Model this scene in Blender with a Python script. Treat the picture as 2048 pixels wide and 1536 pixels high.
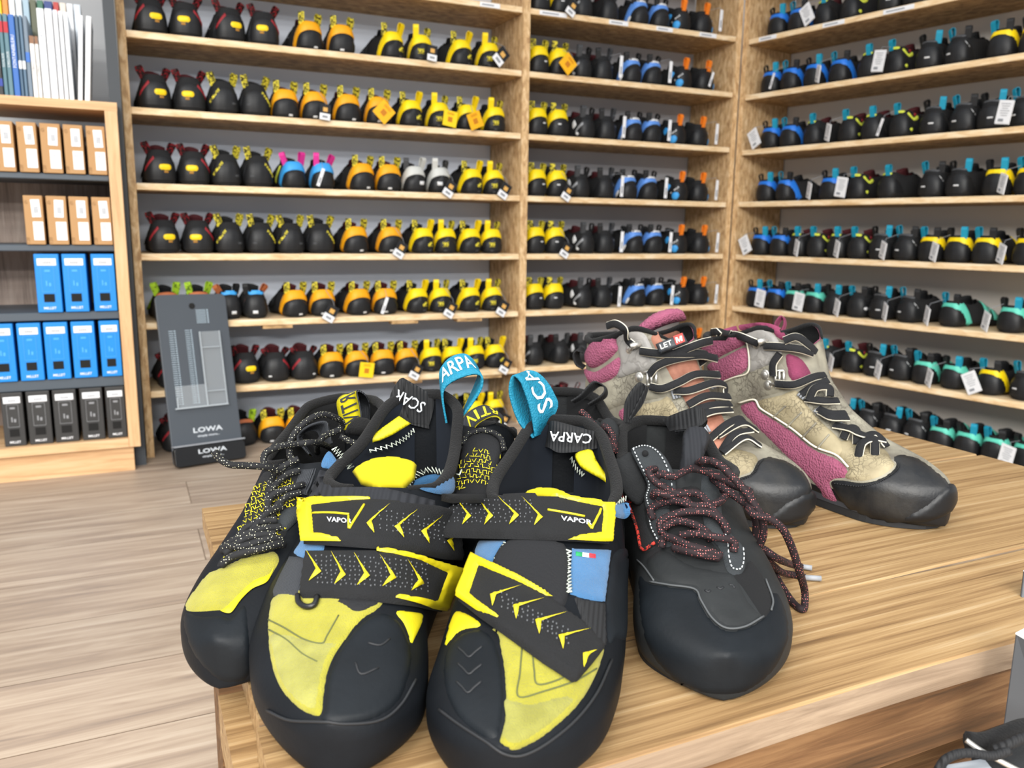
import bpy, bmesh, math, random
import numpy as np
from mathutils import Vector, Matrix
from mathutils.bvhtree import BVHTree
from mathutils.geometry import delaunay_2d_cdt
for o in list(bpy.data.objects): bpy.data.objects.remove(o)
SC = bpy.context.scene; COL = SC.collection
rnd = random.Random(7)

# ---------------------------------------------------------------- camera
CZ = 0.53
F = 1650.0
PIT = math.atan(307 / F); ROL = math.atan(0.01343)
FWD = np.array([0, math.cos(PIT), -math.sin(PIT)])
_r = np.array([1.0, 0, 0]); _u = np.array([0, math.sin(PIT), math.cos(PIT)])
RGT = math.cos(ROL) * _r + math.sin(ROL) * _u
DWN = math.sin(ROL) * _r - math.cos(ROL) * _u
CAM = np.array([0, 0, CZ])
cd = bpy.data.cameras.new('camera'); cam = bpy.data.objects.new('camera', cd); COL.objects.link(cam)
cd.sensor_width = 36; cd.lens = 36 * F / 2048; cd.clip_start = 0.02
m = Matrix([[RGT[i], -DWN[i], -FWD[i], CAM[i]] for i in range(3)] + [[0, 0, 0, 1]])
cam.matrix_world = m
cd.dof.use_dof = True; cd.dof.focus_distance = 0.58; cd.dof.aperture_fstop = 13
SC.camera = cam

# ---------------------------------------------------------------- light
W = bpy.data.worlds.new('world'); SC.world = W; W.use_nodes = True
W.node_tree.nodes['Background'].inputs[0].default_value = (0.86, 0.92, 1.0, 1)
W.node_tree.nodes['Background'].inputs[1].default_value = 0.70
def ceiling_and_fill_lamp(x, y, sx, sy, p, rot=0.44, z=2.55):
    l = bpy.data.lights.new('ceiling_and_fill_light', 'AREA'); l.shape = 'RECTANGLE'; l.size = sx; l.size_y = sy
    l.energy = p; l.color = (1.0, 0.97, 0.92)
    o = bpy.data.objects.new('ceiling_and_fill_light', l); COL.objects.link(o); o.location = (x, y, z); o.rotation_euler = (0, 0, rot)
ceiling_and_fill_lamp(0.3, 0.5, 1.5, 0.3, 6, z=2.2)
ceiling_and_fill_lamp(-1.3, 0.1, 1.5, 0.3, 18, z=2.2)
ceiling_and_fill_lamp(-1.0, -1.4, 1.8, 0.5, 64, z=2.0)  # from here on: fill added behind the camera to brighten the shelves
ceiling_and_fill_lamp(1.0, -1.4, 1.8, 0.5, 60, z=2.0)
ceiling_and_fill_lamp(-0.6, -3.0, 2.4, 0.7, 210, z=1.9)
ceiling_and_fill_lamp(0.8, -4.4, 2.4, 0.7, 300, z=1.9)
vs = SC.view_settings; vs.view_transform = 'Standard'; vs.look = 'None'; vs.exposure = 0.35; vs.gamma = 1; vs.use_curve_mapping = False
SC.cycles.max_bounces = 5; SC.cycles.diffuse_bounces = 3; SC.cycles.glossy_bounces = 2; SC.cycles.transmission_bounces = 4
SC.cycles.caustics_reflective = False; SC.cycles.caustics_refractive = False
SC.cycles.use_denoising = True

# ---------------------------------------------------------------- helpers
def lin(h):
    if isinstance(h, str):
        h = h.lstrip('#'); c = [int(h[i:i + 2], 16) / 255 for i in (0, 2, 4)]
        return tuple(x / 12.92 if x <= .04045 else ((x + .055) / 1.055) ** 2.4 for x in c)
    return tuple(h)
MATS = {}
def mat(name, col, rough=.6, var=0.0, vscale=25, bump=0.0, bscale=300, spec=.4, metal=0.0, coat=0, sheen=0, col2=None, tex='noise', stretch=(1, 1, 1), alpha=1, trans=0, thr=(.35, .65)):
    if name in MATS: return MATS[name]
    M = bpy.data.materials.new(name); M.use_nodes = True; nt = M.node_tree; N = nt.nodes; L = nt.links
    b = N['Principled BSDF']; c = lin(col)
    b.inputs['Base Color'].default_value = (*c, 1); b.inputs['Roughness'].default_value = rough
    b.inputs['Metallic'].default_value = metal; b.inputs['Specular IOR Level'].default_value = spec
    b.inputs['Coat Weight'].default_value = coat; b.inputs['Sheen Weight'].default_value = sheen
    b.inputs['Alpha'].default_value = alpha; b.inputs['Transmission Weight'].default_value = trans
    if var or bump or col2:
        tc = N.new('ShaderNodeTexCoord'); mp = N.new('ShaderNodeMapping'); mp.inputs['Scale'].default_value = stretch
        L.new(tc.outputs['Object'], mp.inputs[0])
    if var or col2:
        n = N.new('ShaderNodeTexNoise'); n.inputs['Scale'].default_value = vscale; n.inputs['Detail'].default_value = 5
        L.new(mp.outputs[0], n.inputs['Vector'])
        r = N.new('ShaderNodeValToRGB'); r.color_ramp.elements[0].position = thr[0]; r.color_ramp.elements[1].position = thr[1]
        d = lin(col2) if col2 else tuple(min(1, x * (1 + var)) for x in c)
        a = c if col2 else tuple(x * (1 - var) for x in c)
        r.color_ramp.elements[0].color = (*a, 1); r.color_ramp.elements[1].color = (*d, 1)
        L.new(n.outputs[0], r.inputs[0]); L.new(r.outputs[0], b.inputs['Base Color'])
    if bump:
        if tex == 'noise': t = N.new('ShaderNodeTexNoise'); t.inputs['Detail'].default_value = 3
        elif tex == 'wave': t = N.new('ShaderNodeTexWave'); t.inputs['Distortion'].default_value = .3
        else: t = N.new('ShaderNodeTexVoronoi')
        t.inputs['Scale'].default_value = bscale; L.new(mp.outputs[0], t.inputs['Vector'])
        bp = N.new('ShaderNodeBump'); bp.inputs['Strength'].default_value = bump; bp.inputs['Distance'].default_value = .001
        L.new(t.outputs[0], bp.inputs['Height']); L.new(bp.outputs[0], b.inputs['Normal'])
    MATS[name] = M; return M

def wood(name, cols, scale=(1, 14, 14), rot=0.0, nscale=6, rough=.55, bump=.15, plank=None, detail=8, positions=(.3, .5, .7)):
    """grain running along local x after a z-rotation; plank=(length, width) adds boards"""
    if name in MATS: return MATS[name]
    M = bpy.data.materials.new(name); M.use_nodes = True; nt = M.node_tree; N = nt.nodes; L = nt.links
    b = N['Principled BSDF']; b.inputs['Roughness'].default_value = rough; b.inputs['Specular IOR Level'].default_value = .3
    tc = N.new('ShaderNodeTexCoord'); mr = N.new('ShaderNodeMapping'); mr.inputs['Rotation'].default_value = (0, 0, rot); L.new(tc.outputs['Object'], mr.inputs[0])
    src = mr.outputs[0]
    if plank:
        bk = N.new('ShaderNodeTexBrick'); bk.inputs['Scale'].default_value = 1; bk.inputs['Brick Width'].default_value = plank[0]; bk.inputs['Row Height'].default_value = plank[1]
        bk.inputs['Mortar Size'].default_value = .0008; bk.inputs['Color1'].default_value = (0, 0, 0, 1); bk.inputs['Color2'].default_value = (1, 1, 1, 1); bk.offset = .37
        bk.inputs['Mortar'].default_value = (.5, .5, .5, 1); L.new(mr.outputs[0], bk.inputs['Vector'])
        ad = N.new('ShaderNodeVectorMath'); ad.operation = 'MULTIPLY_ADD'; L.new(bk.outputs['Color'], ad.inputs[0]); ad.inputs[1].default_value = (3.7, 1.3, 2.1); L.new(mr.outputs[0], ad.inputs[2]); src = ad.outputs[0]
    mp = N.new('ShaderNodeMapping'); mp.inputs['Scale'].default_value = scale; L.new(src, mp.inputs[0])
    n = N.new('ShaderNodeTexNoise'); n.inputs['Scale'].default_value = nscale; n.inputs['Detail'].default_value = detail; n.inputs['Roughness'].default_value = .62; n.inputs['Distortion'].default_value = .6
    L.new(mp.outputs[0], n.inputs['Vector'])
    r = N.new('ShaderNodeValToRGB'); e = r.color_ramp.elements
    while len(e) < len(cols): e.new(.5)
    for i, c in enumerate(cols):
        e[i].position = positions[i] if len(positions) == len(cols) else .25 + .5 * i / (len(cols) - 1); e[i].color = (*lin(c), 1)
    L.new(n.outputs[0], r.inputs[0]); out = r.outputs[0]
    if plank:
        mx = N.new('ShaderNodeMix'); mx.data_type = 'RGBA'; mx.blend_type = 'MULTIPLY'; L.new(bk.outputs['Fac'], mx.inputs[0]); L.new(out, mx.inputs[6]); mx.inputs[7].default_value = (.35, .3, .25, 1); out = mx.outputs[2]
        hs = N.new('ShaderNodeHueSaturation'); L.new(out, hs.inputs['Color'])
        ma = N.new('ShaderNodeMath'); ma.operation = 'MULTIPLY_ADD'; L.new(bk.outputs['Color'], ma.inputs[0]); ma.inputs[1].default_value = .16; ma.inputs[2].default_value = .92; L.new(ma.outputs[0], hs.inputs['Value']); out = hs.outputs[0]
    L.new(out, b.inputs['Base Color'])
    if bump:
        bp = N.new('ShaderNodeBump'); bp.inputs['Strength'].default_value = bump; bp.inputs['Distance'].default_value = .002; L.new(n.outputs[0], bp.inputs['Height']); L.new(bp.outputs[0], b.inputs['Normal'])
    MATS[name] = M; return M

def link(name, me, parent=None, kind=None, label=None, cat=None, group=None):
    o = bpy.data.objects.new(name, me); COL.objects.link(o)
    if parent is not None: o.parent = parent
    for k, v in (('kind', kind), ('label', label), ('category', cat), ('group', group)):
        if v: o[k] = v
    return o
def empty(name, label, cat, loc=(0, 0, 0), rz=0, group=None):
    o = link(name, None, None, None, label, cat, group); o.location = loc; o.rotation_euler = (0, 0, rz); o.empty_display_size = .05
    return o
def mesh(name, verts, faces, mats, smooth=True, fm=None, clean=False):
    me = bpy.data.meshes.new(name); me.from_pydata([tuple(map(float, v)) for v in verts], [], [tuple(map(int, f)) for f in faces])
    if not isinstance(mats, (list, tuple)): mats = [mats]
    for q in mats: me.materials.append(q)
    if fm is not None: me.polygons.foreach_set('material_index', [int(i) for i in fm])
    if clean:
        bm = bmesh.new(); bm.from_mesh(me); bmesh.ops.remove_doubles(bm, verts=bm.verts, dist=1e-5); bmesh.ops.dissolve_degenerate(bm, dist=1e-6, edges=bm.edges); bm.to_mesh(me); bm.free()
    me.polygons.foreach_set('use_smooth', [bool(smooth)] * len(me.polygons)); me.update()
    return me
class G:
    """collects geometry for one mesh"""
    def __init__(s): s.v = []; s.f = []; s.m = []
    def add(s, v, f, mi=0):
        k = len(s.v); s.v += [tuple(x) for x in v]; s.f += [tuple(i + k for i in q) for q in f]; s.m += [mi] * len(f); return s
    def box(s, c, d, rz=0, mi=0, bev=0, R=None):
        x, y, z = [q / 2 for q in d]
        P = [Vector((a * x, b * y, e * z)) for e in (-1, 1) for b in (-1, 1) for a in (-1, 1)]
        M = R if R is not None else Matrix.Rotation(rz, 3, 'Z')
        s.add([M @ p + Vector(c) for p in P], [(0, 2, 3, 1), (4, 5, 7, 6), (0, 1, 5, 4), (2, 6, 7, 3), (0, 4, 6, 2), (1, 3, 7, 5)], mi); return s
    def tube(s, pts, r, n=7, mi=0, cap=True, closed=False):
        P = [Vector(p) for p in pts]; k = len(P); up = None; V = []; rr = r if hasattr(r, '__len__') else [r] * k
        for i in range(k):
            a, b = P[max(i - 1, 0)], P[min(i + 1, k - 1)]
            if closed: a, b = P[i - 1], P[(i + 1) % k]
            t = (b - a)
            if t.length < 1e-9: t = Vector((0, 0, 1))
            t.normalize()
            if up is None: up = t.orthogonal().normalized()
            up = (up - t * up.dot(t))
            up = up.normalized() if up.length > 1e-6 else t.orthogonal().normalized()
            w = t.cross(up)
            V += [P[i] + (up * math.cos(2 * math.pi * j / n) + w * math.sin(2 * math.pi * j / n)) * rr[i] for j in range(n)]
        Fc = [(i * n + j, i * n + (j + 1) % n, (i + 1) * n + (j + 1) % n, (i + 1) * n + j) for i in range(k - 1) for j in range(n)]
        if closed: Fc += [((k - 1) * n + j, (k - 1) * n + (j + 1) % n, (j + 1) % n, j) for j in range(n)]
        elif cap: Fc += [tuple(range(n))[::-1], tuple(range((k - 1) * n, k * n))]
        s.add(V, Fc, mi); return s
    def mesh(s, name, mats, smooth=True, clean=False): return mesh(name, s.v, s.f, mats, smooth, s.m, clean)
    def build(s, name, mats, parent=None, smooth=False, **k): return link(name, s.mesh(name, mats, smooth), parent, **k)
def bevel(o, w=.003, seg=2):
    md = o.modifiers.new('bevel', 'BEVEL'); md.width = w; md.segments = seg; md.limit_method = 'ANGLE'; return o
def spline(pts, n, closed=False):
    """Catmull-Rom through the points, n samples in all"""
    P = np.array(pts, float); k = len(P)
    if k < 3 and not closed:
        t = np.linspace(0, 1, n)[:, None]; return P[0] * (1 - t) + P[-1] * t
    Q = np.vstack([P[-1], P, P[0], P[1]]) if closed else np.vstack([2 * P[0] - P[1], P, 2 * P[-1] - P[-2]])
    seg = k if closed else k - 1; out = []
    for u in np.linspace(0, seg, n, endpoint=not closed):
        i = min(int(u), seg - 1); t = u - i; a, b, c, d = Q[i], Q[i + 1], Q[i + 2], Q[i + 3]
        out.append(.5 * (2 * b + (c - a) * t + (2 * a - 5 * b + 4 * c - d) * t * t + (3 * b - a - 3 * c + d) * t ** 3))
    return np.array(out)
_FT = {}
def text_mesh(s, bold=0.0):
    """flat outline mesh of a word, x 0..1 wide and y 0..1 tall"""
    if (s, bold) in _FT: return _FT[(s, bold)]
    cu = bpy.data.curves.new('t', 'FONT'); cu.body = s; cu.resolution_u = 2; cu.offset = bold
    o = bpy.data.objects.new('t', cu); COL.objects.link(o); dg = bpy.context.evaluated_depsgraph_get(); me = o.evaluated_get(dg).to_mesh()
    V = np.array([v.co[:2] for v in me.vertices]); Fc = [tuple(p.vertices) for p in me.polygons]
    lo, hi = V.min(0), V.max(0); asp = (hi[0] - lo[0]) / (hi[1] - lo[1]); V = (V - lo) / (hi - lo)
    o.evaluated_get(dg).to_mesh_clear(); bpy.data.objects.remove(o); bpy.data.curves.remove(cu)
    _FT[(s, bold)] = (V, Fc, asp); return V, Fc, asp
def text_on(s, o, ux, uy, h, bold=0.0, asp=None):
    """word laid on a plane: o = lower left corner, ux/uy unit axes, h = height"""
    V, Fc, a = text_mesh(s, bold); w = h * (asp or a)
    o, ux, uy = np.array(o, float), np.array(ux, float), np.array(uy, float)
    return [tuple(o + ux * (p[0] * w) + uy * (p[1] * h)) for p in V], Fc
# rays through picture points (2048 x 1536), used to survey where things stand
def ray(x, y): return FWD + (x - 1024) / F * RGT + (y - 768) / F * DWN
def on_z(x, y, z):
    d = ray(x, y); return CAM + d * ((z - CZ) / d[2])
def on_plane(x, y, p0, n):
    d = ray(x, y); return CAM + d * (np.dot(np.asarray(p0) - CAM, n) / np.dot(d, n))
def at_depth(x, y, Y):
    d = ray(x, y); return CAM + d * (Y / d[1])
def proj(p):
    d = np.asarray(p, float) - CAM; w = d @ FWD; return 1024 + F * (d @ RGT) / w, 768 + F * (d @ DWN) / w

# ---------------------------------------------------------------- setting
AL = 0.4388                                   # the long shelf wall runs this far off the picture plane
DL = np.array([.90536, .42465, 0]); NL = np.array([.42465, -.90536, 0])
A0 = np.array([-.83706, 1.85267, 0])          # foot of the long unit's end post
C0 = np.array([.6584, 2.5541, 0]); ER = np.array([.5779, -.8161, 0]); BR_ = np.array([.8161, .5779, 0])
M_floor = wood('vinyl_plank', ['#85766a', '#9d8b7a', '#ae9d8b', '#bcae9d'], scale=(1.0, 14, 1), nscale=4, rough=.45, bump=.04, plank=(1.25, .152), positions=(.28, .44, .58, .76))
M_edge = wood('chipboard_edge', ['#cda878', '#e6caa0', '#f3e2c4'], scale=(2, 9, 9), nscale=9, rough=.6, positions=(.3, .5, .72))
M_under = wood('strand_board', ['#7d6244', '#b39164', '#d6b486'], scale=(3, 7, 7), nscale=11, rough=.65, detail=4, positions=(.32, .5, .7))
M_post = wood('post_board', ['#a6825a', '#cdaa7c', '#e6caa0'], scale=(7, 7, 2.5), nscale=14, rough=.65, detail=4, positions=(.34, .5, .68))
M_backL = mat('back_panel_lit_cool', '#dde5f2', .6, var=.03, vscale=4)  # same back paint in all bays; their light and shade put into three colours
M_backM = mat('back_panel_shaded', '#b4b4b8', .7, var=.04, vscale=4)
M_backR = mat('back_panel_lit_warm', '#d6d0c8', .7, var=.03, vscale=4)
M_dark = mat('dark_metal', '#3a3f44', .5)
M_white = mat('white_paper', '#e9ebee', .6)
M_print = mat('grey_print', '#8c9096', .6)
M_oak = wood('oak_melamine', ['#b98f66', '#d3ac80', '#e0bf97'], scale=(1.2, 16, 16), nscale=4, rough=.5, bump=.03, positions=(.3, .5, .72))
M_oakv = wood('oak_melamine_upright', ['#b98f66', '#d3ac80', '#e0bf97'], scale=(16, 16, 1.2), nscale=4, rough=.5, bump=.03, positions=(.3, .5, .72))
M_ash = wood('ash_back_panel', ['#6f6159', '#94847a', '#a89a8f'], scale=(20, 20, 1.2), nscale=5, rough=.6, bump=.03, positions=(.3, .5, .72))
M_steel = mat('slate_shelf', '#4b545d', .45)
fl = G(); fl.add([(-3.2, -2.4, 0), (3, -2.4, 0), (3, 4.2, 0), (-3.2, 4.2, 0)], [(0, 1, 2, 3)])
o = fl.build('floor', M_floor); o['kind'] = 'structure'
# boards run with the long shelf wall: the mesh is turned so that its local x does
o.rotation_euler = (0, 0, AL); o.location = (.09, .02, 0)
WL = mat('wall_paint', '#b9bbbd', .8)
def wall(name, p, d, ln, back, h=2.7):
    p, d, n = np.array(p), np.array(d), np.array(back); g = G()
    g.add([p, p + d * ln, p + d * ln + n * .08, p + n * .08] + [q + np.array([0, 0, h]) for q in (p, p + d * ln, p + d * ln + n * .08, p + n * .08)],
          [(3, 2, 1, 0), (4, 5, 6, 7), (0, 1, 5, 4), (1, 2, 6, 5), (2, 3, 7, 6), (3, 0, 4, 7)])
    o = g.build(name, WL); o['kind'] = 'structure'
wall('wall_back', A0 - DL * 1.9 - NL * .32, DL, 4.1, -NL)
wall('wall_right', C0 - ER * .5 + BR_ * .32, ER, 4.0, BR_)

# ---------------------------------------------------------------- shelving
LZ = [1.094, .939, .782, .622, .468, .313, .155]
RZ = [1.084, .929, .773, .623, .467, .311, .159]
TH = .0155; DP = .205
def unit(name, label, p0, rz, uprights, zs, top, panels):
    r = empty(name, label, 'shelves', p0, rz)
    for x0, x1 in uprights:
        G().box(((x0 + x1) / 2, DP / 2, top / 2), (x1 - x0, DP, top)).build('upright', M_post, r)
    xs = sorted(uprights)
    for k in range(len(xs) - 1):
        a, b = xs[k][1], xs[k + 1][0]
        for z in zs + [top - .002]:  # the board at the top is added out of view to shade the bays
            w = .004 * math.sin(k * 3 + z * 40)
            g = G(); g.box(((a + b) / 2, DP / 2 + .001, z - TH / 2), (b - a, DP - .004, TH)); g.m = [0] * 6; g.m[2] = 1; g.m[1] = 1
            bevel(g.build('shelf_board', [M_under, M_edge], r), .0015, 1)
        G().box(((a + b) / 2, .211, top / 2), (b - a, .006, top)).build('back_panel', panels[k], r)
    return r
U1 = unit('shoe_shelving', 'long wooden shoe shelving of two bays against the back wall', A0, AL, [(-.008, .008), (.943, .963), (1.633, 1.651)], LZ, 1.27, [M_backL, M_backM])
U2 = unit('shoe_shelving', 'wooden shoe shelving unit running from the corner behind the hiking boots', C0, math.atan2(ER[1], ER[0]), [(.003, .021), (1.06, 1.08)], RZ, 1.26, [M_backR])
for rt, spots in ((U1, [(.85, 1.094, .055), (1.03, 1.094, .08), (1.23, 1.094, .06), (1.38, 1.094, .055), (1.53, 1.094, .06)]), (U2, [(.09, 1.084, .06), (.30, 1.084, .065), (.48, 1.084, .08)])):
    for x, z, w in spots:
        g = G(); g.box((x, .0015, z - .0075), (w, .001, .011)); g.box((x - w * .1, .0008, z - .0075), (w * .6, .0006, .003), mi=1)
        g.build('shelf_label', [M_white, M_print], rt)
for a, zz in ((.30, .304), (.62, .304), (.80, .304), (.63, .146), (.86, .146)):
    G().box((a, .02, zz - .009), (.07, .03, .010)).build('batten', M_under, U1)
# dark slotted upright between the bookcase and the shelving
G().box((0, 0, .64), (.022, .16, 1.28), AL).build('wall_rail', M_dark, None, kind=None, label='dark grey upright rail in the gap between bookcase and shoe shelving', cat='rail').location = tuple(A0 - DL * .022 - NL * .02)

# ---------------------------------------------------------------- bookcase
B0 = np.array([-.8252, 1.7514, 0])
bk = empty('bookcase', 'light oak bookcase holding kraft, blue and black packs of underwear', 'bookcase', B0, AL)
g = G(); g.box((-.42, .11, .766), (.865, .24, .0165)); g.build('top_board', M_oak, bk)
for x in (.0005, -.84): bevel(G().box((x, .11, .4065), (.0235, .24, .703)).build('side_panel', M_oakv, bk), .001, 1)
G().box((-.42, .11, .0655), (.817, .24, .019)).build('bottom_board', M_oak, bk)
G().box((-.42, .115, .028), (.835, .225, .056)).build('plinth', M_oak, bk)
G().box((-.42, .228, .40), (.817, .004, .65)).build('back_panel', M_ash, bk)
for z0, z1 in ((.619, .631), (.476, .489), (.334, .351), (.189, .211)):
    bevel(G().box((-.42, .117, (z0 + z1) / 2), (.817, .216, z1 - z0)).build('shelf_board', M_steel, bk), .0015, 1)
M_kraft = mat('kraft_card', '#b58d60', .7, var=.05, vscale=8); M_kraft2 = mat('kraft_print', '#8f6b45', .7)
M_blue = mat('blue_card', '#1583d6', .4); M_blue2 = mat('blue_print', '#4aa2e6', .4); M_blk = mat('black_card', '#343434', .45); M_blk2 = mat('grey_card_print', '#8d8f92', .45)
M_hole = mat('black_cloth', '#121212', .8); M_sil = mat('card_side', '#b98f66', .7)
ORD = 'first second third fourth fifth sixth seventh eighth ninth tenth eleventh twelfth thirteenth fourteenth'.split()
def pack(kind, x0, x1, z0, h, n, row, skew=0):
    w = x1 - x0; m1, m2 = {'kraft': (M_kraft, M_kraft2), 'blue': (M_blue, M_blue2), 'black': (M_blk, M_blk2)}[kind]
    dpt = .11 if kind == 'kraft' else .10
    p = B0 + DL * ((x0 + x1) / 2) - NL * .004
    desc = {'kraft': 'brown kraft box', 'blue': 'blue underwear pack', 'black': 'black underwear pack'}[kind]
    r = empty({'kraft': 'kraft_box', 'blue': 'underwear_pack', 'black': 'underwear_pack'}[kind], f'{desc}, {ORD[n]} from the bookcase side panel on the {row}', 'box', (p[0], p[1], z0 + .0004), AL + skew, f'{desc}es on the {row}')
    bevel(G().box((0, dpt / 2, h / 2), (w - .0022, dpt, h)).build('carton', m1, r), .0012, 2)
    if kind == 'kraft':
        G().box((.004, -.0005, h * .74), (w * .44, .0008, h * .36), R=Matrix.Rotation(skew * 2 + .04 * ((n * 7) % 3 - 1), 3, 'Y')).build('price_sticker', M_white, r)
        G().box((.006, -.0005, h * .28), (w * .5, .0008, h * .38)).build('size_sticker', M_white, r)
        g = G()
        for k in range(5): g.box((.001 + .0017 * k, -.0011, h * .71), (.0008, .0005, h * .14))
        for k in range(3): g.box((-.0005 + .003 * k, -.0011, h * .37), (.0012, .0005, h * .1))
        g.build('barcode', M_print, r)
        v, f = text_on('120', (-w * .31, -.0006, h * .03), (0, 0, 1), (-1, 0, 0), w * .17); g = G(); g.add(v, f)
        v, f = text_on('G', (-w * .42, -.0006, h * .83), (1, 0, 0), (0, 0, 1), w * .17); g.add(v, f); g.build('printed_mark', M_kraft2, r)
    else:
        bevel(G().box((0, -.0006, h * .865), (w * .74, .0008, h * .12)).build('price_sticker', M_white, r), .0004, 1)
        g = G()
        for k in range(9): g.box((-w * .16 + w * .04 * k, -.0012, h * .855), (w * (.014 + .012 * (k % 2)), .0004, h * .05))
        g.build('barcode', M_print, r)
        g = G()
        for a, b, c, d in ((0, .78, .5, .008), (0, .36, .5, .008), (-.25, .57, .012, .42), (.25, .57, .012, .42)): g.box((a * w, -.0005, b * h), (c * w if c > .1 else .0006, .0006, d * h if d > .1 else .0007))
        g.build('panel_outline', m2, r)
        g = G(); g.box((0, -.0005, h * .715), (w * .22, .0006, h * .035)); g.box((-w * .06, -.0005, h * .50), (w * .06, .0006, h * .09)); g.box((w * .07, -.0005, h * .48), (w * .09, .0006, h * .06))
        g.build('figure_print', m2, r)
        G().box((.0, -.0005, h * .25), (w * .42, .0007, h * .14)).build('window_cutout', M_hole, r)
        v, f = text_on('MILLET', (-w * .24, -.0009, h * .055), (1, 0, 0), (0, 0, 1), h * .042, .02, asp=w * .48 / (h * .042))
        G().add(v, f).build('lettering', M_white, r)
for n, (a, b) in enumerate([(-.049, -.0125), (-.090, -.053), (-.131, -.093), (-.171, -.135), (-.211, -.175)]): pack('kraft', a, b, .631, .096, n, 'upper shelf', .0)
for n, (a, b) in enumerate([(-.049, -.012), (-.0905, -.053), (-.131, -.093), (-.171, -.135)]): pack('kraft', a, b, .489, .097, n, 'second shelf')
for n, (a, b) in enumerate([(-.0585, -.013), (-.112, -.066), (-.162, -.115)]): pack('blue', a, b, .351, .119, n, 'third shelf', -.03 * n)
for n, (a, b) in enumerate([(-.0535, -.0125), (-.106, -.060), (-.156, -.110), (-.204, -.159), (-.254, -.208)]): pack('blue', a, b, .211, .119, n, 'fourth shelf', -.02 * (n % 2))
for n, (a, b) in enumerate([(-.0515, -.012), (-.100, -.055), (-.151, -.105), (-.199, -.154), (-.244, -.203)]): pack('black', a, b, .0754, .1125, n, 'lowest shelf')

# books on the bookcase
def book(x, w, h, col, n, txt, lean=0, y=.0, tcol=None, top=None, desc='', dpt=.13):
    p = B0 + DL * x - NL * y
    r = empty('book', f'{desc}, on top of the bookcase', 'book', (p[0], p[1], .7745), AL, 'books on top of the bookcase')
    r.rotation_euler = (0, lean, AL)
    m_ = mat('book_' + col, col, .45); g = G(); g.box((w / 2, dpt / 2, h / 2), (w - .0008, dpt, h)); bevel(g.build('cover', m_, r), .001, 1)
    G().box((w / 2, dpt / 2 + .001, h / 2), (w * .7, dpt - .002, h + .0006)).build('pages', M_white, r)
    if txt:
        v, f = text_on(txt, (w * .70, -.0006, h * .36), (0, 0, 1), (-1, 0, 0), min(w * .5, .006)); G().add(v, f).build('spine_title', mat('ink_' + (tcol or '#888888'), tcol or '#888888', .5), r)
    if top:
        G().box((w / 2, -.0004, h * top[0]), (w - .001, .0007, h * top[1])).build('spine_band', mat('band_' + top[2], top[2], .5), r)
B = [(-.226, .010, .142, '#4d7f9c', 'LES TOPOS', '#e6eef2', None, 'blue-grey topo guidebook'), (-.215, .0085, .142, '#3f5862', 'ESCALADE', '#dfe6ea', None, 'dark teal guidebook beside the blue-grey one'),
     (-.206, .009, .143, '#23272b', 'TRANSVERSALE', '#dfe2e4', (.18, .10, '#27409a'), 'slim black guidebook with blue band and white title'), (-.1965, .011, .143, '#26292c', 'OUTDOOR', '#dfe2e4', (.18, .10, '#27409a'), 'thick black guidebook with blue band'),
     (-.185, .0075, .153, '#4f7480', 'ESCALADE', '#dfe6ea', (.84, .13, '#b3212f'), 'grey-teal guidebook with red top band beside the black ones'), (-.177, .0085, .153, '#567a86', 'CAILLOUX', '#dfe6ea', (.84, .13, '#b3212f'), 'grey-teal guidebook with red top band beside the royal blue one'),
     (-.168, .011, .153, '#2e66b4', 'FONTAINEBLEAU', '#f0f3f6', None, 'royal blue guidebook'), (-.1565, .006, .153, '#47637c', '', None, (.4, .1, '#e6e9ee'), 'slim slate blue guidebook with white band'), (-.150, .006, .153, '#57728a', '', None, (.4, .1, '#e6e9ee'), 'slim steel blue guidebook with white band'),
     (-.1435, .008, .153, '#6f7f8f', '', None, (.5, .12, '#3a6fc0'), 'grey patterned guidebook with blue band'),
     (-.135, .0085, .117, '#f0efec', 'CLIMBING', '#8a8d92', (.94, .12, '#8a6449'), 'short white guidebook with brown top, thicker one'), (-.126, .0065, .117, '#efeeeb', 'CLIMBING', '#8a8d92', (.94, .12, '#8a6449'), 'short white guidebook with brown top, thinner one'),
     (-.1185, .013, .170, '#eceff2', 'MASSIF DES ECRINS', '#9aa2ac', None, 'thick white guidebook beside the short white ones'), (-.1045, .013, .171, '#eef0f3', 'HAUTES ALPES', '#9aa2ac', None, 'thick white guidebook, second of the white row'),
     (-.0905, .0085, .170, '#eceff3', 'ITINERAIRES', '#a0a8b2', None, 'white guidebook, third of the white row'), (-.081, .0075, .169, '#eef1f4', 'RANDONNEE', '#a0a8b2', None, 'white guidebook, fourth of the white row'), (-.0725, .0085, .168, '#e9edf1', 'SKI DE RANDO', '#a0a8b2', None, 'white guidebook, last upright one of the white row')]
for k, (x, w, h, c, t, tc, top, d) in enumerate(B): book(x, w, h, c, k, t, tcol=tc, top=top, desc=d, y=.012)
book(-.058, .0085, .166, '#eceff2', 0, 'VANOISE', .075, .012, '#a0a8b2', None, 'white guidebook leaning beside the upright white row')
book(-.046, .010, .166, '#eef1f4', 0, 'CHAMONIX', .085, .012, '#a0a8b2', None, 'last white guidebook leaning beside the bookcase end')
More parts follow.
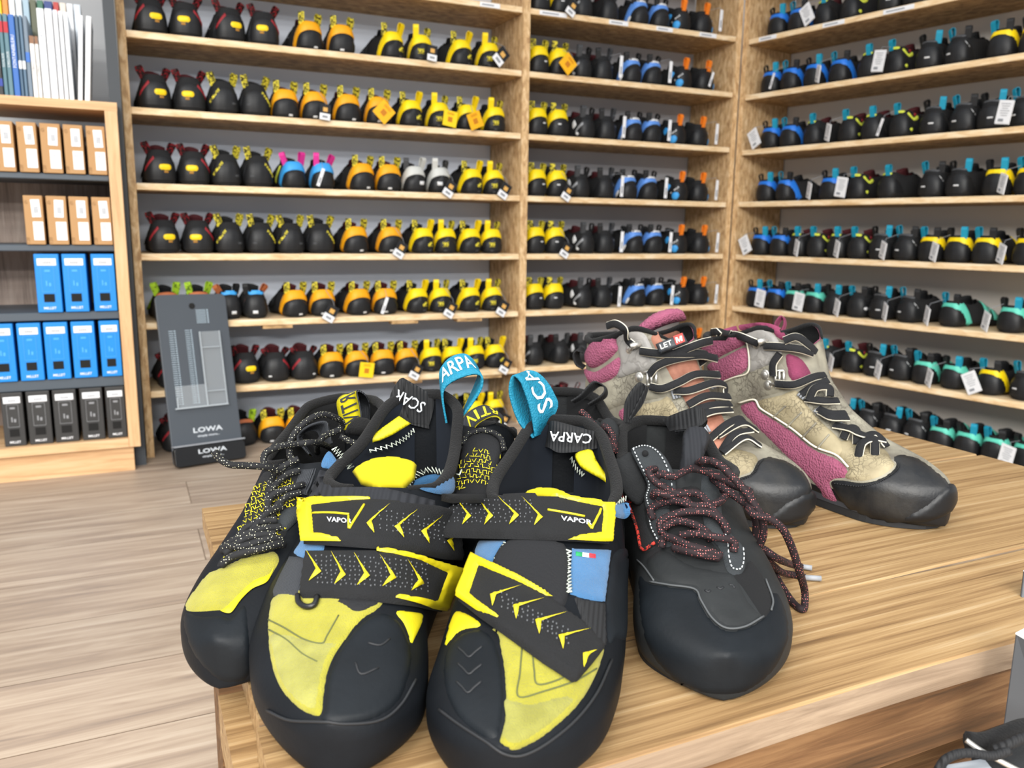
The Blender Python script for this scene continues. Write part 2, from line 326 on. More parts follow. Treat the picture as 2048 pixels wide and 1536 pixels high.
BB = [(-.24, .022, '#49786a', 'green'), (-.212, .0115, '#c6cf26', 'lime'), (-.200, .0115, '#e6c51c', 'yellow'), (-.188, .011, '#d98a3c', 'orange'), (-.176, .011, '#e8e6e2', 'cream'), (-.164, .012, '#d7dde2', 'pale grey'), (-.151, .012, '#9fb6c4', 'light blue-grey'), (-.138, .012, '#5c5f4a', 'olive'),
      (-.125, .012, '#3f6f5b', 'bottle green'), (-.112, .016, '#33457f', 'navy blue'), (-.095, .011, '#b8433f', 'brick red'), (-.083, .012, '#e7d9c9', 'beige'), (-.07, .012, '#eef0f2', 'white'), (-.057, .014, '#d8e0e8', 'ice white')]
for x, w, c, nm in BB: book(x, w, .215, c, 0, '', 0, .150, None, None, f'tall {nm} book behind the guidebooks', dpt=.07)

# ---------------------------------------------------------------- foot gauge leaning on the shelves
pf = A0 + NL * .012
BLc, BRc = on_z(347, 937, 0), on_z(486, 914, 0); TLc, TRc = on_plane(311, 591, pf, NL), on_plane(445, 588, pf, NL)
ux = (BRc - BLc); wd = np.linalg.norm(ux); ux /= wd; uy = (TLc + TRc) / 2 - (BLc + BRc) / 2; ht = np.linalg.norm(uy); uy = uy / ht; ux = ux - uy * (ux @ uy); ux /= np.linalg.norm(ux); un = np.cross(ux, uy)
gr = empty('foot_gauge', 'dark grey foot measuring board with clear slider leaning on the shoe shelves', 'foot gauge')
gr.matrix_world = Matrix([[ux[i], uy[i], un[i], ((BLc + BRc) / 2)[i]] for i in range(3)] + [[0, 0, 0, 1]])
M_gauge = mat('slate_plastic', '#474d54', .4); M_gauge2 = mat('black_plastic', '#17181a', .3); M_mark = mat('pale_blue_print', '#a9bcc8', .5)
M_acr = mat('clear_acrylic', '#dfe6ea', .05, alpha=.13, spec=.8); M_acre = mat('acrylic_edge', '#c3ccd2', .15, alpha=.6)
W2 = wd / 2
def roundrect(cx, cy, w, h, r, n=5):
    return [(cx + sx * (w / 2 - r) + r * math.cos(a), cy + sy * (h / 2 - r) + r * math.sin(a)) for sx, sy, a0 in ((1, 1, 0), (-1, 1, 90), (-1, -1, 180), (1, -1, 270)) for a in [math.radians(a0 + 90 * k / n) for k in range(n + 1)]]
def prism(g, poly, z0, z1, mi=0):
    n = len(poly); g.add([(x, y, z0) for x, y in poly] + [(x, y, z1) for x, y in poly], [tuple(range(n))[::-1], tuple(range(n, 2 * n))] + [(i, (i + 1) % n, (i + 1) % n + n, i + n) for i in range(n)], mi); return g
g = G(); prism(g, roundrect(0, ht / 2, wd, ht, .012), 0, .007); bevel(g.build('board', M_gauge, gr), .0012, 2)
g = G(); prism(g, roundrect(0, ht * .93, .014, .014, .0069), .0071, .0074); g.build('hang_hole', M_hole, gr)
g = G(); prism(g, roundrect(0, ht * .055, wd + .001, ht * .11, .008), .0072, .022); bevel(g.build('heel_stop', M_gauge2, gr), .0012, 2)
g = G(); prism(g, roundrect(0, ht * .118, wd + .002, .003, .001), .006, .024); g.build('stop_edge', M_print, gr)
g = G()
for x0, y0, y1, n in ((-.060, .36, .80, 34), (-.024, .36, .80, 36), (.006, .83, .915, 9)):
    for k in range(n): g.box((x0 + (.012 if n > 9 else .022) / 2 + .001, ht * (y0 + (y1 - y0) * k / n), .0072), ((.010 if n > 9 else .022), .0012, .0006))
    for k in range(n): g.box((x0 + (.0155 if n > 9 else .027), ht * (y0 + (y1 - y0) * k / n), .0072), (.003, .0022, .0006))
g.build('size_scale', M_mark, gr)
for t, yy, hh, ww, zz in (('LOWA', .185, .0115, .066, .0074), ('simply more...', .155, .0060, .050, .0074), ('LOWA', .062, .0100, .064, .0224), ('simply more...', .035, .0052, .048, .0224)):
    v, f = text_on(t, (-ww / 2 + .004, ht * yy, zz), (1, 0, 0), (0, 1, 0), hh, .02, asp=ww / hh); G().add(v, f).build('lettering', mat('pale_lettering', '#ccd3d9', .5), gr)
g = G(); g.box((.030, ht * .555, .012), (.045, ht * .44, .0025)); g.build('slider_window', M_acr, gr)
g = G(); g.box((-.024, ht * .40, .012), (.070, ht * .13, .0025)); g.build('slider_plate', M_acr, gr)
g = G(); g.box((-.005, ht * .335, .014), (.118, .003, .006)); g.box((.0075, ht * .555, .014), (.002, ht * .44, .005)); g.box((.0525, ht * .555, .014), (.0015, ht * .44, .005)); g.box((.03, ht * .68, .0145), (.040, .0015, .004)); g.box((.03, ht * .42, .0145), (.040, .0015, .004)); g.box((-.058, ht * .37, .014), (.002, ht * .06, .005))
g.build('slider_edge', M_acre, gr)

# ---------------------------------------------------------------- podium
TZ = 0.28
T0 = np.array([-.279, .712, 0]); PL = .84; KD = .4625       # back corner, length along DL, depth along NL
M_pine = wood('pine_plank', ['#62492f', '#876a47', '#a2855d', '#b9a280'], scale=(1.1, 52, 52), nscale=3.2, rough=.5, bump=.3, detail=9, positions=(.28, .42, .56, .75))
M_pinef = wood('grey_sawn_edge', ['#6e5c4b', '#8d7a66', '#a8957e'], scale=(2, 30, 30), nscale=4, rough=.7, bump=.3)
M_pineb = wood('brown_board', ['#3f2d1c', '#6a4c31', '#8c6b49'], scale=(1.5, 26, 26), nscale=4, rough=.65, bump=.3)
pod = empty('display_podium', 'low podium of rough pine planks carrying the boots and climbing shoes', 'podium', (T0[0], T0[1], 0), AL)
def plank(name, x0, x1, k0, k1, z0, z1, m, mf=None, seed=0, wob=.0015):
    """board with slightly wavy sawn edges; k runs towards the viewer"""
    n = 40; g = G(); r = random.Random(seed); ph = [r.uniform(0, 6) for _ in range(4)]
    def wv(t, q): return wob * (math.sin(7 * t + ph[q]) + .5 * math.sin(17 * t + ph[q + 1]))
    V = []
    for i in range(n + 1):
        t = i / n; x = x0 + (x1 - x0) * t; a = k0 + wv(t, 0); b = k1 + wv(t, 2)
        V += [(x, -a, z0), (x, -a, z1 - .0015), (x, -a - .0015, z1), (x, -b + .0015, z1), (x, -b, z1 - .0015), (x, -b, z0)]
    Fc = []; mi = []
    for i in range(n):
        for j in range(6):
            Fc.append((i * 6 + j, (i + 1) * 6 + j, (i + 1) * 6 + (j + 1) % 6, i * 6 + (j + 1) % 6)); mi.append(1 if j in (4,) and mf else 0)
    Fc += [tuple(range(6)), tuple(range(n * 6, n * 6 + 6))[::-1]]; mi += [0, 0]
    g.v = V; g.f = Fc; g.m = mi
    o = link(name, mesh(name, V, Fc, [m, mf or m], False, mi), pod); return o
plank('plank', 0, PL, .000, .150, TZ - .019, TZ, M_pine, M_pinef, 1)
plank('plank', -.002, PL + .002, .1515, .361, TZ - .019, TZ, M_pine, M_pinef, 2)
plank('plank', -.004, PL - .002, .3625, KD, TZ - .019, TZ, M_pine, M_pinef, 3)
plank('cross_board', .004, .06, .01, .288, TZ - .052, TZ - .0195, M_pine, None, 4, .001)
plank('cross_board', -.016, .06, .29, KD - .02, TZ - .052, TZ - .0195, M_pine, None, 8, .001)
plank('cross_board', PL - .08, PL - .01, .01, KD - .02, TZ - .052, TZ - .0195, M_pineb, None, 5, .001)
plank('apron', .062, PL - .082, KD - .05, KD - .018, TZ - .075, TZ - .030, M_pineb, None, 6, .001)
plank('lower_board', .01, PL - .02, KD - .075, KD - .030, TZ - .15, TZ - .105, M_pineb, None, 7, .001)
for x in (.03, PL - .05):
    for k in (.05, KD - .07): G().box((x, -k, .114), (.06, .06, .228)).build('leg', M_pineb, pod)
G().box((PL / 2 - .006, -.31, .004), (PL, .34, .008)).build('floor_mat', mat('black_felt', '#17181a', .95, bump=.5, bscale=900), None, kind=None, label='black felt mat lying on the floor under the pine podium', cat='mat').matrix_world = Matrix.Translation((T0[0], T0[1], 0)) @ Matrix.Rotation(AL, 4, 'Z')

# ---------------------------------------------------------------- shoe bodies
class Body:
    """shoe skin: heel at y=0, toe at y=L. Each table row: t, half width left, half width right, centre x, sole z, dome top z, collar z (None: closed), height of the widest line"""
    def __init__(s, L, tab, NT=56, NU=49, et=1.0, ex=1.0, eb=.55, th=.0025, hround=.10, tround=.16, warp=None, xt=0.0, lift=None):
        s.L, s.NT, s.NU = L, NT, NU
        T = np.array([r[0] for r in tab], float)
        def col(k, big=None): return np.array([(big if r[k] is None else r[k]) for r in tab], float)
        a = np.linspace(0, math.pi, NT); ts = (1 - np.cos(a)) / 2; ts = .55 * ts + .45 * np.linspace(0, 1, NT); ts[0] = 0; ts[-1] = 1
        def ip(v):
            # monotone-ish smooth interpolation
            x = np.interp(ts, T, v); k = np.array([.25, .5, .25])
            fine = np.linspace(0, 1, 201); y = np.interp(fine, T, v)
            for _ in range(14): y[1:-1] = np.convolve(y, k, 'valid')
            return np.interp(ts, fine, y)
        wl, wr, cx, zb, zt, hb = [ip(col(k)) for k in (1, 2, 3, 4, 5, 7)]; zc = ip(col(6, 9.0)) if not any(r[6] is None for r in tab) else None
        if zc is None:
            v = np.array([(r[5] + .02 if r[6] is None else r[6]) for r in tab], float); zc = ip(v)
        rnd_ = np.ones(NT)
        i = ts < hround; rnd_[i] = np.clip(1 - (1 - ts[i] / hround) ** 2.2, 0, 1) ** .5
        i = ts > 1 - tround; rnd_[i] = np.clip(1 - ((ts[i] - 1 + tround) / tround) ** 2.3, 0, 1) ** .5
        wl = wl * rnd_; wr = wr * rnd_
        P = np.zeros((NT, NU, 3)); h = NU // 2; s.zc = np.zeros(NT)
        for n in range(NT):
            ht = max(zt[n] - zb[n] - hb[n], 1e-4); top = min(zc[n], zt[n])
            q = np.clip((top - zb[n] - hb[n]) / ht, -.9, 1.0)
            tc = math.asin(np.sign(q) * abs(q) ** (1 / et)) if abs(q) < 1 else math.pi / 2
            s.zc[n] = top
            for j in range(NU):
                side = -1 if j < h else 1
                f = j / h if j <= h else (NU - 1 - j) / (NU - 1 - h)
                f2 = f
                th_ = tc + (-math.pi / 2 - tc) * f2
                c, sn = abs(math.cos(th_)), math.sin(th_)
                w = wl[n] if j < h else (wr[n] if j > h else 0)
                if sn >= 0: x = c ** ex; z = zb[n] + hb[n] + ht * sn ** et
                else: x = c ** eb; z = zb[n] + hb[n] * (1 - abs(sn) ** eb)
                if j == h: x = 0
                y = ts[n] * L
                P[n, j] = (cx[n] + side * w * x + xt * max(0, z - zb[n]) * (1 if 1 else 0), y, z)
        if warp: P = warp(P, ts)
        s.P = P; s.ts = ts
        V = P.reshape(-1, 3); idx = lambda n, j: n * NU + j
        s.F = [(idx(n, j), idx(n, j + 1), idx(n + 1, j + 1), idx(n + 1, j)) for n in range(NT - 1) for j in range(NU - 1)]
        s.F = [f[::-1] for f in s.F] if s._vol(V) < 0 else s.F
        s.V = V; s.th = th
        N = np.zeros_like(V)
        for f in s.F:
            a_, b_, c_, d_ = (V[i] for i in f); nn = np.cross(c_ - a_, d_ - b_)
            for i in f: N[i] += nn
        ln = np.linalg.norm(N, axis=1)[:, None]; N = N / np.maximum(ln, 1e-12)
        # seam columns share normals where the skin is closed on top
        for n in range(NT):
            if np.linalg.norm(P[n, 0] - P[n, -1]) < 2e-3:
                m_ = N[n * NU] + N[n * NU + NU - 1]; m_ /= max(np.linalg.norm(m_), 1e-9); N[n * NU] = N[n * NU + NU - 1] = m_
        s.N = N; s.bvh = BVHTree.FromPolygons([Vector(v) for v in V], s.F)
    def _vol(s, V):
        f = s.F; return sum(np.dot(V[a], np.cross(V[b], V[c])) for a, b, c, d in f[::7])
    def skin(s, name, mats, parent, fm=None):
        """outer skin, inner lining and rim as one upper"""
        k = len(s.V); NT, NU = s.NT, s.NU; I = s.V - s.N * s.th
        gap = np.array([np.linalg.norm(s.P[n, 0] - s.P[n, -1]) for n in range(NT)])
        op = gap > .008
        for n in range(NT):                 # keep the lining clear of the sole and toes
            pass
        Fc = list(s.F); mi = [0 if fm is None else fm(*s._c(f)) for f in s.F]
        on = [n for n in range(NT) if op[n]]
        if on:
            lo, hi = min(on), min(NT - 1, max(on) + 3)
            for n in range(lo, hi):
                for j in range(NU - 1):
                    a = [n * NU + j, n * NU + j + 1, (n + 1) * NU + j + 1, (n + 1) * NU + j]
                    a = a if s.F[0] != (0, 1, NU + 1, NU) else a[::-1]
                    Fc.append(tuple(q + k for q in a)); mi.append(1)
                for j in (0, NU - 1):
                    a, b = n * NU + j, (n + 1) * NU + j; Fc.append((a, b, b + k, a + k)); mi.append(2 if len(mats) > 2 else 1)
        return link(name, mesh(name, np.vstack([s.V, I]), Fc, mats, True, mi, True), parent)
    def _c(s, f):
        p = s.V[list(f)].mean(0); return p
    def hit(s, o, d, far=False):
        o = Vector(o); d = Vector(d).normalized(); p, n, i, ds = s.bvh.ray_cast(o, d)
        if p is None: return None
        return np.array(p), s.nrm(np.array(p), i)
    def near(s, o):
        p, n, i, d = s.bvh.find_nearest(Vector(o)); return np.array(p), s.nrm(np.array(p), i)
    def nrm(s, p, i):
        f = list(s.F[i]); w = 1 / (np.linalg.norm(s.V[f] - p, axis=1) + 1e-6); n = (s.N[f] * w[:, None]).sum(0); return n / max(np.linalg.norm(n), 1e-9)
    def rim(s, off=0.0):
        """collar line from the left throat round the heel to the right throat"""
        g = [n for n in range(s.NT) if np.linalg.norm(s.P[n, 0] - s.P[n, -1]) > .008]
        return [s.P[n, 0] for n in g[::-1]] + [s.P[n, -1] for n in g]

def cdt_fill(poly, step):
    """triangulate a closed 2-D outline with inner points every «step»; returns points, triangles, distance to the outline"""
    P = np.array(poly, float); n = len(P)
    D = []
    for i in range(n):
        a, b = P[i], P[(i + 1) % n]; k = max(1, int(np.linalg.norm(b - a) / step))
        for q in range(k): D.append(a + (b - a) * q / k)
    D = np.array(D); m = len(D); lo, hi = D.min(0), D.max(0)
    gx, gy = np.meshgrid(np.arange(lo[0] + step * .37, hi[0], step), np.arange(lo[1] + step * .41, hi[1], step)); gx = gx + (np.arange(gx.shape[0]) % 2)[:, None] * step * .5
    Q = np.stack([gx.ravel(), gy.ravel()], 1)
    A = D; Bn = np.roll(D, -1, 0)
    def inside(q):
        c = ((A[:, 1] > q[1]) != (Bn[:, 1] > q[1])); x = A[:, 0] + (q[1] - A[:, 1]) / np.where(c, Bn[:, 1] - A[:, 1], 1) * (Bn[:, 0] - A[:, 0]); return (c & (q[0] < x)).sum() % 2 == 1
    def dist(q):
        d = Bn - A; t = np.clip(((q - A) * d).sum(1) / np.maximum((d * d).sum(1), 1e-12), 0, 1); return np.min(np.linalg.norm(A + d * t[:, None] - q, axis=1))
    I = [q for q in Q if inside(q) and dist(q) > step * .35]
    pts = [Vector(p) for p in D] + [Vector(p) for p in I]
    v, e, f, ov, oe, of = delaunay_2d_cdt(pts, [], [list(range(m))], 1, 1e-7)
    vv = [np.array(x[:2]) for x in v]; return vv, [tuple(t) for t in f], [dist(x) for x in vv]

def patch(body, name, mt, poly, fn, step, h=.0015, r=None, parent=None, smooth=True, curve=True, lift=0.0):
    """panel lying on a body: the 2-D outline is carried onto the skin by fn(x, y) -> (point, normal), pillowed by h"""
    if curve: poly = spline(poly, max(24, len(poly) * 5), True)
    v, f, d = cdt_fill(poly, step); V = []; ok = []
    r = r or step * 1.2
    for p, dd in zip(v, d):
        q = fn(p[0], p[1])
        if q is None: V.append((0, 0, 0)); ok.append(False); continue
        k = min(1, dd / r); V.append(q[0] + q[1] * (lift + h * math.sqrt(max(0, 1 - (1 - k) ** 2)) - .0004 * (1 - k))); ok.append(True)
        if V[-1][2] < .0006: V[-1] = np.array([V[-1][0], V[-1][1], .0006])
    Fc = []
    for t in f:
        if not all(ok[i] for i in t): continue
        e = max(np.linalg.norm(np.subtract(V[t[i]], V[t[i - 1]])) for i in range(3))
        a = np.cross(np.subtract(V[t[1]], V[t[0]]), np.subtract(V[t[2]], V[t[0]])); q = fn(*v[t[0]])
        if e < .03: Fc.append(t if np.dot(a, q[1]) > 0 else t[::-1])
    if not Fc: return None
    used = sorted({i for t in Fc for i in t}); mp = {i: k for k, i in enumerate(used)}
    me = mesh(name, [V[i] for i in used], [tuple(mp[i] for i in t) for t in Fc], mt, smooth)
    return link(name, me, parent)

# ---------------------------------------------------------------- shoes on the shelves
def low(name, *a, **k): return mat(name, *a, **k)
R_blk = low('black_rubber', '#1a1b1d', .5, var=.1, vscale=40); R_cup = low('heel_rubber', '#1d1e20', .45, var=.15, vscale=50, spec=.35)
U_blk = low('black_fabric', '#17181a', .85); U_in = low('dark_lining', '#121317', .9); U_red = low('dark_red_lining', '#420d13', .8)
C_or = low('orange_leather', '#eca414', .5); C_ye = low('yellow_leather', '#f2d311', .45); C_gy = low('pale_grey_leather', '#c4c6c2', .5); C_lb = low('light_blue_leather', '#5b8fdc', .5)
C_bl = low('blue_leather', '#2374d8', .45); C_mi = low('mint_leather', '#5ec9b2', .5); C_li = low('lime_trim', '#cfd94a', .5); C_te = low('teal_webbing', '#168fae', .6); C_og = low('orange_webbing', '#f58320', .6)
C_pk = low('pink_webbing', '#d4318f', .6); C_rd = low('red_trim', '#8f1a24', .6); C_wh = low('white_trim', '#d9dbdc', .5); C_yb = low('yellow_black_webbing', '#26240f', .7, col2='#d9cb3a', vscale=260, thr=(.48, .52))
C_rb = low('red_black_webbing', '#150f11', .7, col2='#8c1a24', vscale=200, thr=(.52, .57)); C_kb = low('black_webbing', '#1d1e20', .6); C_gb = low('grey_webbing', '#3d3f42', .6); C_lg = low('lime_webbing', '#9fc52a', .7, col2='#4d6a12', vscale=160, thr=(.55, .6)); C_st = low('yellow_sticker', '#f5cf16', .4)
C_sk = low('sky_blue_trim', '#3a9be0', .5); C_cp = low('copper_trim', '#b2653c', .6); C_gb2 = low('mid_grey_stripe', '#8d9093', .55); C_gr = low('dark_grey_panel', '#4a4c4f', .6); C_tan = low('tan_trim', '#a8782a', .6)
CUP = [(-60, 0), (-52, 15), (-40, 29), (-22, 39), (0, 42), (22, 39), (40, 29), (52, 15), (60, 0), (30, -1), (0, -1), (-30, -1)]
PEAK = [(-60, 0), (-50, 15), (-34, 28), (-16, 35), (-7, 44), (0, 49), (7, 44), (16, 35), (34, 28), (50, 15), (60, 0), (30, -1), (0, -1), (-30, -1)]
BIG = [(-95, 0), (-88, 20), (-62, 40), (-30, 51), (0, 54), (30, 51), (62, 40), (88, 20), (95, 0), (50, -1), (0, -1), (-50, -1)]
BAND = [(0, 66), (-30, 65), (-54, 58), (-78, 45), (-98, 27), (-116, 5), (-84, 4), (-68, 14), (-53, 27), (-38, 37), (-20, 43), (0, 45), (20, 43), (38, 37), (53, 27), (68, 14), (84, 4), (116, 5), (98, 27), (78, 45), (54, 58), (30, 65)]
HIBAND = [(0, 70), (-38, 68), (-66, 59), (-90, 43), (-108, 23), (-122, 4), (-86, 3), (-70, 18), (-52, 36), (-27, 48), (0, 52), (27, 48), (52, 36), (70, 18), (86, 3), (122, 4), (108, 23), (90, 43), (66, 59), (38, 68)]
def sl(a0, z0, a1, z1, w=5): return [(a0, z0), (a1, z1), (a1 + 4, z1 - w), (a0 + 4, z0 - w)]
def rect(a, z, w, h): return [(a - w / 2, z - h / 2), (a + w / 2, z - h / 2), (a + w / 2, z + h / 2), (a - w / 2, z + h / 2)]
# kind: look, lining, height scale, width scale, panels, tabs (azimuth, material, length mm, lean out, lean back), strap material
KINDS = {
 'BR': ('black red-striped', U_red, 1.12, 1.08, [('heel_rubber', R_cup, BIG), ('stripe', C_rd, sl(-22, 54, -52, 27)), ('size_sticker', C_st, rect(10, 33, 27, 10)), ('size_mark', C_tan, rect(12, 24, 12, 5))], [(-55, C_rb, 26, .6, .2), (55, C_rb, 24, .5, .2)], U_blk),
 'B2': ('black red-striped', U_red, 1.08, 1.05, [('heel_rubber', R_cup, BIG), ('stripe', C_rd, sl(-22, 52, -52, 27)), ('heel_mark', C_wh, rect(24, 14, 10, 4))], [(-50, C_rb, 14, .9, .2), (50, C_rb, 14, .8, .2)], U_blk),
 'BY': ('black yellow-lettered', U_blk, 1.08, 1.06, [('heel_rubber', R_cup, BIG), ('stripe', C_yb, sl(-18, 52, -48, 24, 6)), ('heel_mark', C_gb, rect(24, 22, 12, 5))], [(-46, C_yb, 27, .45, .1), (42, C_yb, 27, .3, .1)], U_blk),
 'OR': ('orange-banded black', U_red, 1.0, 1.0, [('heel_rubber', R_cup, CUP), ('heel_band', C_or, BAND), ('heel_mark', C_wh, rect(8, 8, 13, 5))], [(-38, C_yb, 24, .12, .1), (38, C_yb, 24, .12, .1)], U_blk),
 'YS': ('yellow-banded black', U_blk, .98, .92, [('heel_rubber', R_cup, PEAK), ('heel_band', C_ye, BAND), ('heel_mark', C_yb, rect(12, 24, 20, 13)), ('size_mark', C_gb, rect(12, 8, 12, 4))], [(-52, C_yb, 26, .1, .1), (30, C_ye, 30, .2, .25)], U_blk),
 'WH': ('pale grey-banded black', U_blk, .98, .92, [('heel_rubber', R_cup, PEAK), ('heel_band', C_gy, BAND), ('heel_mark', C_wh, rect(12, 24, 18, 10))], [(-52, C_gb, 26, .1, .1), (30, C_gy, 30, .2, .25)], U_blk),
 'PG': ('blue and lime pink-tabbed', U_blk, .95, .9, [('heel_rubber', R_cup, CUP), ('heel_band', C_sk, BAND), ('side_trim', C_li, [(-100, 52), (-128, 30), (-140, 14), (-146, 24), (-132, 46), (-112, 60)])], [(-50, C_pk, 28, .5, .1), (30, C_pk, 30, .1, .2)], U_blk),
 'YM': ('all-yellow banded', U_blk, 1.08, .92, [('heel_rubber', R_cup, CUP), ('heel_band', C_ye, HIBAND), ('lower_band', C_ye, BAND), ('heel_mark', C_wh, rect(10, 30, 12, 4))], [(-40, C_yb, 22, .05, .1), (36, C_yb, 22, .05, .1)], U_blk),
 'BG': ('black grey-striped', U_red, .98, .9, [('heel_rubber', R_cup, BIG), ('stripe', C_gb2, sl(-30, 46, -66, 22, 7)), ('side_panel', C_wh, [(-62, 38), (-84, 52), (-98, 44), (-88, 28)]), ('side_dot', C_wh, [(-44, 14), (-58, 20), (-64, 14), (-52, 9)])], [(-30, C_gb, 30, .1, .15), (36, C_kb, 26, .2, .1)], U_blk),
 'LB': ('light blue-banded black', U_blk, 1.0, .92, [('heel_rubber', R_cup, CUP), ('heel_band', C_lb, HIBAND), ('heel_trim', C_wh, [(-30, 66), (0, 68), (30, 66), (26, 60), (0, 62), (-26, 60)]), ('side_dot', C_wh, [(-72, 10), (-58, 22), (-66, 26), (-84, 16), (-88, 8)])], [(-44, C_kb, 22, .2, .1), (30, C_kb, 22, .1, .1)], U_blk),
 'BO': ('black blue-spotted orange-tabbed', U_blk, .95, .98, [('heel_rubber', R_cup, BIG), ('stripe', C_wh, sl(-28, 44, -64, 22, 3)), ('side_dot', C_sk, [(-24, 20), (-38, 27), (-52, 20), (-48, 7), (-32, 5)]), ('side_panel', C_sk, [(-62, 46), (-88, 52), (-102, 40), (-84, 30)])], [(-5, C_og, 30, .0, .15)], U_blk),
 'BL': ('blue-banded black', U_blk, .96, .98, [('heel_rubber', R_cup, BIG[:]), ('heel_band', C_bl, HIBAND), ('lettering', C_wh, sl(46, 46, 74, 27, 3))], [(-34, C_te, 27, .1, .1), (40, C_kb, 22, .2, .1)], U_blk),
 'BK': ('black lime-trimmed red-lined', U_red, 1.0, .95, [('heel_rubber', R_cup, BIG), ('side_trim', C_li, [(40, 60), (66, 48), (98, 54), (104, 46), (68, 41), (38, 54)]), ('tongue_flap', C_rd, [(70, 52), (92, 56), (100, 62), (78, 64)]), ('heel_trim', C_li, [(-24, 64), (0, 66), (24, 64), (20, 59), (0, 60), (-20, 59)]), ('side_dot', C_li, [(48, 20), (58, 24), (66, 18), (56, 14)])], [(-10, C_te, 24, .0, .1)], U_blk),
 'BT': ('black white-lettered teal-tabbed', U_blk, 1.02, 1.0, [('heel_rubber', R_cup, BIG), ('lettering', C_wh, sl(34, 52, 70, 24, 5)), ('heel_mark', C_wh, rect(-10, 26, 16, 4)), ('heel_trim', C_gr, [(-34, 64), (0, 66), (34, 64), (30, 60), (0, 62), (-30, 60)])], [(-40, C_te, 28, .2, .1), (44, C_kb, 24, .15, .1)], U_blk),
 'YE': ('black yellow-flanked teal-tabbed', U_blk, .98, .98, [('heel_rubber', R_cup, BIG), ('heel_band', C_ye, HIBAND), ('lettering', U_blk, sl(58, 42, 84, 20, 3))], [(-30, C_kb, 24, .1, .1), (30, C_te, 27, .1, .1)], C_ye),
 'MI': ('mint-banded black', U_blk, .95, .98, [('heel_rubber', R_cup, BIG), ('heel_band', C_mi, HIBAND), ('lettering', U_blk, sl(58, 42, 84, 20, 3))], [(-30, C_kb, 22, .1, .1), (30, C_te, 26, .1, .1)], C_mi),
 'BS': ('plain black strapped', U_blk, 1.0, .95, [('heel_rubber', R_cup, BIG), ('side_dot', C_wh, [(38, 26), (48, 30), (56, 24), (46, 20)])], [(-30, C_te, 22, .1, .1), (36, C_kb, 22, .1, .1)], C_gr),
 'GT': ('black lime-tabbed', U_blk, 1.0, 1.0, [('heel_rubber', R_cup, BIG), ('heel_trim', C_cp, [(-40, 62), (0, 66), (40, 62), (34, 56), (0, 58), (-34, 56)])], [(-48, C_lg, 30, .4, .1), (34, C_lg, 30, .3, .1)], C_lg),
 'BB': ('black blue-trimmed copper-tabbed', U_blk, 1.0, .9, [('heel_rubber', R_cup, BIG), ('heel_trim', C_sk, [(-30, 66), (0, 68), (30, 66), (26, 57), (0, 58), (-26, 57)]), ('stripe', C_cp, sl(40, 50, 66, 30, 4)), ('heel_mark', C_wh, rect(8, 16, 16, 8))], [(-55, C_cp, 20, .8, .1), (50, C_kb, 20, .2, .1)], U_blk),
}
def kind_body(hs, ws):
    a = ws; h = hs
    tab = [(0, .0279 * a, .0279 * a, 0, .0, .090 * h, .067 * h, .020), (.12, .0293 * a, .0293 * a, 0, 0, .090 * h, .066 * h, .018), (.3, .0279 * a, .0279 * a, 0, .003, .090 * h, .058 * h, .018),
           (.45, .0279 * a, .0288 * a, .001, .005, .080 * h, .062 * h, .018), (.58, .0251 * a, .0259 * a, .001, .003, .062 * h, None, .016), (.75, .0259 * a, .0268 * a, .001, 0, .046 * h, None, .014), (.9, .0234 * a, .0251 * a, .002, 0, .031, None, .012), (1, .0184 * a, .0201 * a, .006, .002, .02, None, .010)]
    def warp(P, ts):
        P = P.copy(); z = P[..., 2]; w = np.clip(1 - ts / .22, 0, 1)[:, None]
        P[..., 1] += -.006 * np.sin(np.clip(z / (.07 * h), 0, 1) * math.pi) * w + .010 * np.clip(z / (.067 * h), 0, 1) ** 2 * w + .004 * w; return P
    return Body(.180, tab, 34, 29, et=1.1, ex=1.3, eb=.5, warp=warp, tround=.22)
def loop_strip(g, base, up, side, ln, w, th=.0012, mi=0, open_=.007, n=8):
    """webbing pull loop: two legs joined by a rounded top; «side» runs across the webbing, «up» along it"""
    base, up, side = (np.array(q, float) for q in (base, up, side)); nn = np.cross(up, side); nn /= np.linalg.norm(nn)
    path = [(-open_ * .35, -.006), (-open_ * .6, ln * .4)] + [(-open_ * .75 * math.cos(a), ln * .78 + open_ * .95 * math.sin(a)) for a in np.linspace(0, math.pi, n)] + [(open_ * .6, ln * .4), (open_ * .35, -.006)]
    V = []
    for k, (q, z) in enumerate(path):
        a = path[max(0, k - 1)]; b = path[min(len(path) - 1, k + 1)]; t = np.array([b[0] - a[0], b[1] - a[1]]); t /= np.linalg.norm(t) + 1e-9; no = np.array([-t[1], t[0]]) * th / 2
        for s_, e_ in ((-1, 1), (1, 1), (1, -1), (-1, -1)):
            c = np.array([q, z]) + no * e_; V.append(base + nn * c[0] + up * c[1] + side * s_ * w / 2)
    Fc = [(k * 4 + j, k * 4 + (j + 1) % 4, (k + 1) * 4 + (j + 1) % 4, (k + 1) * 4 + j) for k in range(len(path) - 1) for j in range(4)] + [(0, 1, 2, 3), tuple(len(V) - 1 - i for i in range(4))]
    g.add(V, Fc, mi)
PROTO = {}
